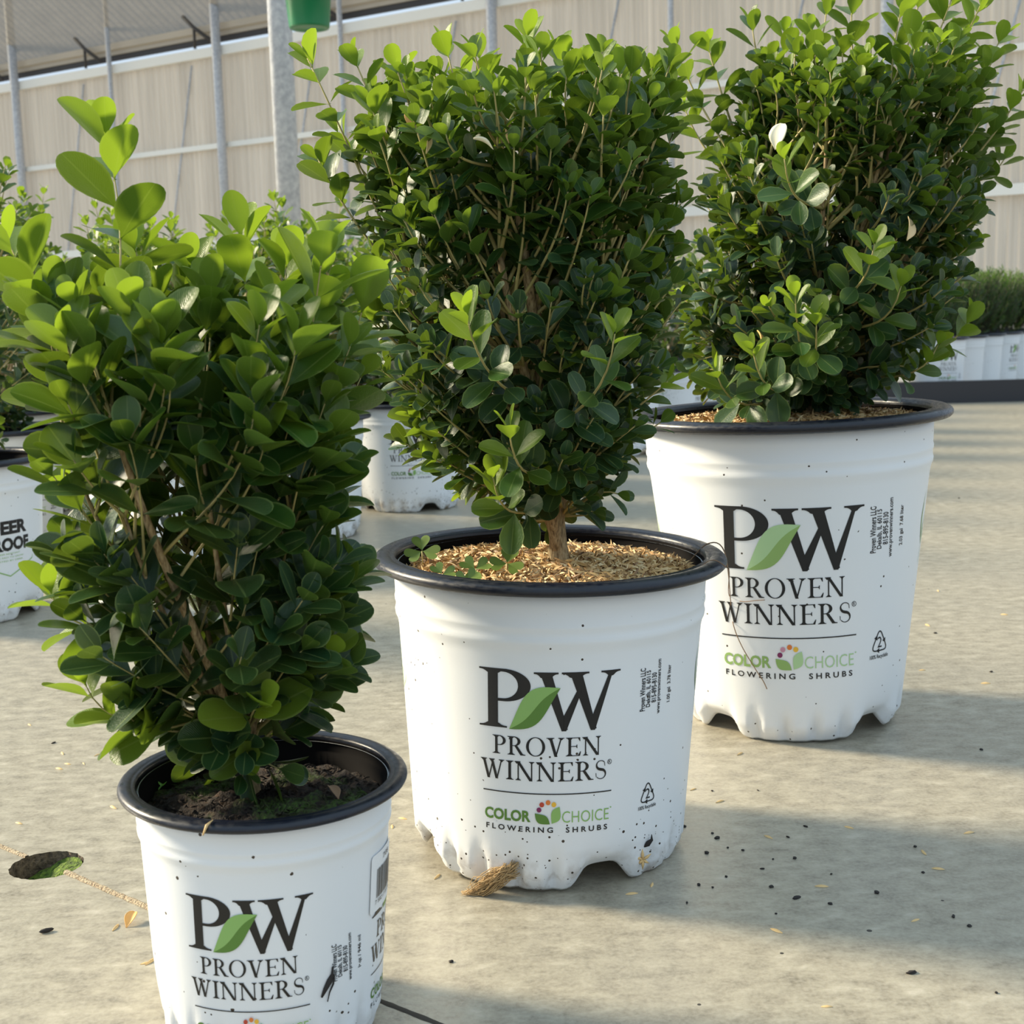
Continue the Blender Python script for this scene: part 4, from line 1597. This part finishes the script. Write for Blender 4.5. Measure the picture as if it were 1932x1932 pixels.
def curled_leaf(name, loc, L, W_, rot, m, curl, label, cat='dry leaf'):
    v, f = [], []
    n1, n2 = 12, 7
    for i in range(n1):
        t_ = i / (n1 - 1)
        for j in range(n2):
            s_ = j / (n2 - 1) * 2 - 1
            hwid = leaf_half(t_ * .98, .5) * W_ / 2
            a = s_ * curl
            v.append((hwid / max(curl, .2) * math.sin(a), (t_ - .5) * L, hwid / max(curl, .2) * (1 - math.cos(a)) + L * .12 * math.sin(t_ * 3)))
    for i in range(n1 - 1):
        for j in range(n2 - 1): f.append((i * n2 + j, i * n2 + j + 1, (i + 1) * n2 + j + 1, (i + 1) * n2 + j))
    me = mesh(name, v, f)
    o = link(name, me, m)
    o.location = loc
    o.rotation_euler = rot
    sm = o.modifiers.new('thick', 'SOLIDIFY')
    sm.thickness = 0.0003
    return tag(o, label, cat)


YM, YL = POTS['mid']['Y'], POTS['large']['Y']
curled_leaf('dry_leaf', at(785, 222, YM - .05), .014, .011, (1.35, .2, -.5), M['orangeleaf'], .6, 'curled orange dry leaf caught near the top left of the middle shrub')
curled_leaf('dry_leaf', at(803, 268, YM - .07), .012, .005, (1.4, .2, 1.0), M['dryleaf'], 1.3, 'curled tan dry leaf below the orange one in the middle shrub')
curled_leaf('dry_leaf', at(912, 272, YM - .08), .011, .005, (.5, .2, 1.6), M['paleleaf'], 1.2, 'crumpled pale dry leaf near the upper centre of the middle shrub')
curled_leaf('dry_leaf', at(1470, 258, YL - .11), .017, .012, (1.3, .2, -.7), M['paleleaf'], .5, 'broad bleached leaf caught high in the tall right shrub')
curled_leaf('dry_leaf', at(1712, 432, YL - .09), .018, .011, (1.35, .5, .8), M['dryleaf'], .6, 'tan curled dry leaf at the right of the tall shrub')
curled_leaf('dry_leaf', at(1432, 640, YL - .08), .013, .006, (1.2, .4, 1.0), M['orangeleaf'], .9, 'tan dry leaf low inside the tall right shrub')
p = floor_at(247, 1742)
curled_leaf('dry_leaf', p + Vector((0, 0, .002)), .011, .0062, (.35, .1, -.15), M['orangeleaf'], .9, 'orange dry leaf lying on the concrete left of the smallest pot')
p = on_pot('small', .030, -.004, -.008)
curled_leaf('dry_leaf', p, .010, .005, (.3, .2, .6), M['strand'], .7, 'brown withered leaf on the soil at the right in the smallest pot')
p = floor_at(270, 1722)
root = curled_leaf('weed_leaf', p + Vector((.004, .006, .002)), .008, .006, (.5, 0, 1.2), M['seedling'], .5, 'small green weed leaf poking out beside the base of the smallest pot', 'weed')
p = floor_at(88, 1759)
mb = MB()
v, fc = lathe([(0.00001, -.0038), (.0008, -.0028), (.0012, 0), (.0009, .0026), (.00001, .0038)], 12)
o = link('seed', mesh('seed', v, fc), M['crumb'])
o.location = p + Vector((0, 0, .0011)); o.rotation_euler = (PI / 2, 0, -1.1)
tag(o, 'dark brown oval seed on the concrete at lower left, below the mossy hole', 'seed')

# dry root strands over the middle rim
def strand(name, pts, r_, label, m=None):
    P = [Vector(p_) for p_ in pts]
    out = []
    for i in range(len(P) - 1):
        a, b_ = P[max(0, i - 1)], P[i]
        c, d_ = P[i + 1], P[min(len(P) - 1, i + 2)]
        for k_ in range(6):
            t_ = k_ / 6
            out.append(0.5 * ((2 * b_) + (c - a) * t_ + (2 * a - 5 * b_ + 4 * c - d_) * t_ ** 2 + (-a + 3 * b_ - 3 * c + d_) * t_ ** 3))
    out.append(P[-1])
    mb = MB()
    mb.tube(out, r_, 6)
    return tag(mb.build(name, m or M['strand']), label, 'root strand')


def rimpt(a, dr=0, dz=0):
    R_ = dM['R']
    return PO['mid'][0].matrix_world @ Vector(((R_ + dr) * math.cos(a), (R_ + dr) * math.sin(a), dM['h'] + dz))


cs = POTS['large']
def front(px, py, off=.0018):
    """point on the front wall of the largest pot"""
    X0, Y0 = cs['X'], cs['Y']
    Yy = Y0 - .085
    for _ in range(8):
        p_ = at(px, py, Yy)
        rr = PO['large'][1](p_.z) + off
        dx = p_.x - X0 + p_.z * .022
        Yy = Y0 - math.sqrt(max(1e-6, rr * rr - dx * dx))
    return at(px, py, Yy)


strand('root_strand', [rimpt(.15, -.02, -.012), rimpt(.12, -.008, .0015), rimpt(.08, 0.0015, -.003), front(1379, 1140), front(1384, 1180), front(1400, 1220), front(1425, 1262), front(1440, 1285), front(1447, 1300)], .00035,
       'long thin brown root strand hanging down the front of the largest pot')
strand('root_strand', [rimpt(-.50, -.016, -.008), rimpt(-.42, -.006, .0012), rimpt(-.36, .0012, -.003), rimpt(-.30, .002, -.007), front(1376, 1124), front(1400, 1135), front(1425, 1133), front(1443, 1132)], .0003,
       'short thin root strand from the middle rim to the largest pot lettering')
# bits of straw on the small rim
dS = POTS['small']
p = PO['small'][0].matrix_world @ Vector((-.012, -.0602, dS['h'] - .001))
mb = MB()
mb.tube([p + Vector((.0022, .004, .0016)), p + Vector((.0006, .0002, .0010)), p + Vector((-.0008, -.0012, -.0025))], [.0002, .0006, .0003], 6)
tag(mb.build('straw_bit', M['hull_plain']), 'pale bit of straw stuck on the front rim of the smallest pot', 'straw')
# root tuft and debris at the foot of the middle pot
rg = random.Random(14)


def footpt(px, py, off=.002):
    X0, Y0 = dM['X'], dM['Y']
    Yy = Y0 - .07
    for _ in range(8):
        p_ = at(px, py, Yy)
        rr = PO['mid'][1](max(0, p_.z)) + off
        dx = p_.x - X0
        Yy = Y0 - math.sqrt(max(1e-6, rr * rr - dx * dx))
    return at(px, py, Yy)


mb = MB()
pa, pb, pc, pd = footpt(965, 1640, .0), footpt(935, 1660, .003), footpt(905, 1678, .004), footpt(893, 1698, .005)
for i in range(110):
    j = lambda s: Vector((rg.uniform(-s, s), rg.uniform(-s, s) * .6, rg.uniform(-s, s)))
    pts = [q_ + j(.0012) for q_ in bez(pa + j(.0040), pb + j(.009), pc + j(.010), pd + j(.006), 9)]
    for q in pts: q.z = max(.0006, q.z)
    mb.tube(pts, [rg.uniform(.00015, .00035) * s for s in (1, 1.2, 1, 1, 1, .9, .8, .6, .4)], 4)
tag(mb.build('root_tuft', M['root'], smooth=True), 'tangled tan root tuft stuck to the lower left foot of the middle pot', 'root tuft')
mb = MB()
v = []
c = footpt(1213, 1622, .0012)
for a, L in ((1.6, .006), (.6, .0055), (2.7, .005), (-.6, .004), (3.9, .0035), (-1.6, .006)):
    dv = Vector((math.cos(a), .1, math.sin(a)))
    mb.tube([c, c + dv * L * .5 + Vector((0, -.0004, 0)), c + dv * L], [.0006, .0009, .0001], 5)
tag(mb.build('husk_scrap', M['hull_plain']), 'star-shaped tan husk scrap stuck low on the right front of the middle pot', 'husk')
mb = MB()
c = footpt(1222, 1592, .0012)
mb.tube([c + Vector((-.002, 0, -.0015)), c, c + Vector((.0022, 0, .0022)), c + Vector((.0022, 0, .0052))], [.0006, .0016, .0009, .0002], 6)
tag(mb.build('soil_scrap', M['crumb']), 'dark scrap of soil stuck above the tan husk on the middle pot', 'soil')
# brown streak of dried mud on the small pot
def spt(px, py, off=.0006):
    Yy = dS['Y'] - .045
    for _ in range(8):
        p_ = at(px, py, Yy)
        rr = PO['small'][1](max(0, p_.z)) + off
        dx = p_.x - dS['X'] - p_.z * .0207
        Yy = dS['Y'] - math.sqrt(max(1e-6, rr * rr - dx * dx))
    return at(px, py, Yy)


mb = MB()
mb.tube([spt(628, 1824), spt(627, 1838), spt(622, 1850), spt(614, 1866), spt(607, 1882)], [.0004, .0006, .0013, .0010, .0004], 6)
mb.tube([spt(630, 1838), spt(629, 1856), spt(622, 1872), spt(618, 1890)], [.0003, .0004, .0003, .0002], 5)
tag(mb.build('mud_streak', M['crumb']), 'dark brown streak of dried mud on the front of the smallest pot', 'mud')

# loose hulls and crumbs on the concrete
def hull_mesh():
    mb = MB()
    vs, fs = [], []
    for t_, ww in ((-1, .1), (-.5, .8), (0, 1), (.5, .75), (1, .1)):
        vs += [(t_ * .0034, -.0009 * ww, .0001), (t_ * .0034, 0, .0003 + .0009 * ww), (t_ * .0034, .0009 * ww, .0001)]
    for j in range(4):
        for q in range(2): fs.append((j * 3 + q, j * 3 + q + 3, j * 3 + q + 4, j * 3 + q + 1))
    return mesh('hull', vs, fs)


hm = hull_mesh()
hm.materials.append(M['hull_plain'])
crumb_me = []
for q in range(3):
    bmx = bmesh.new()
    bmesh.ops.create_icosphere(bmx, subdivisions=2, radius=.001)
    r2 = random.Random(q)
    for v_ in bmx.verts:
        v_.co *= r2.uniform(.7, 1.2)
        v_.co.x *= (1, 1.9, 1.3)[q]
        v_.co.z *= .6
    me = bpy.data.meshes.new('crumb')
    bmx.to_mesh(me)
    bmx.free()
    me.materials.append(M['crumb'])
    crumb_me.append(me)
rg = random.Random(90)
hp = [(1308, 1490), (1358, 1513), (1450, 1580), (1602, 1562), (1743, 1609), (1727, 1737), (1828, 1572), (1770, 1640), (1465, 1757), (1396, 1423), (825, 1655), (1192, 1687), (760, 1545), (700, 1800), (1740, 1265), (1690, 1150),
      (1860, 1290), (1895, 1160), (1770, 1115), (1550, 1673), (118, 1422), (183, 1425), (128, 1442), (56, 1368), (36, 1554), (214, 1524), (158, 1441), (112, 1451), (218, 1751), (284, 1815), (275, 1818), (275, 1393), (740, 1560), (1230, 1670), (1560, 1900), (1750, 1180)]
for x, y in hp:
    p = floor_at(x, y)
    if p.y > 3: continue
    o = link('rice_hull', hm)
    o.location = p
    s_ = rg.uniform(.7, 1.15)
    o.scale = (s_, s_, s_)
    o.rotation_euler = (0, 0, rg.uniform(0, 6.28))
    side = 'left of the smallest pot' if x < 320 else ('between the smallest and the middle pot' if x < 860 else ('right of the largest pot' if y < 1330 else 'in the open area right of the middle pot'))
    tag(o, 'pale rice hull loose on the floor ' + side, 'rice hull', 'loose rice hulls ' + side)
cp = [(1343, 1493), (1345, 1573), (1352, 1582), (1319, 1670), (1345, 1675), (1453, 1674), (1503, 1695), (1296, 1704), (1466, 1725), (1850, 1415), (1742, 1647), (1725, 1598), (1655, 1685), (1829, 1748), (1880, 1874), (1720, 1836), (1800, 1730),
      (1400, 1605), (1375, 1600), (1460, 1622), (1485, 1580), (1520, 1560), (1570, 1650), (1370, 1655), (1335, 1610), (1430, 1492), (1810, 940), (1868, 1268), (1765, 1195), (100, 1402), (850, 1815), (1565, 1706), (1290, 1560), (1440, 1640), (1500, 1620)]
for x, y in cp:
    p = floor_at(x + rg.uniform(-2, 2), y)
    o = link('soil_crumb', crumb_me[rg.randrange(3)])
    o.location = p + Vector((0, 0, .0004))
    s_ = rg.uniform(.55, 1.5)
    o.scale = (s_, s_, s_)
    o.rotation_euler = (0, 0, rg.uniform(0, 6.28))
    side = 'at the left' if x < 900 else ('right of the largest pot' if y < 1330 else 'in the open area right of the middle pot')
    tag(o, 'small black soil crumb on the concrete ' + side, 'soil crumb', 'soil crumbs ' + side)
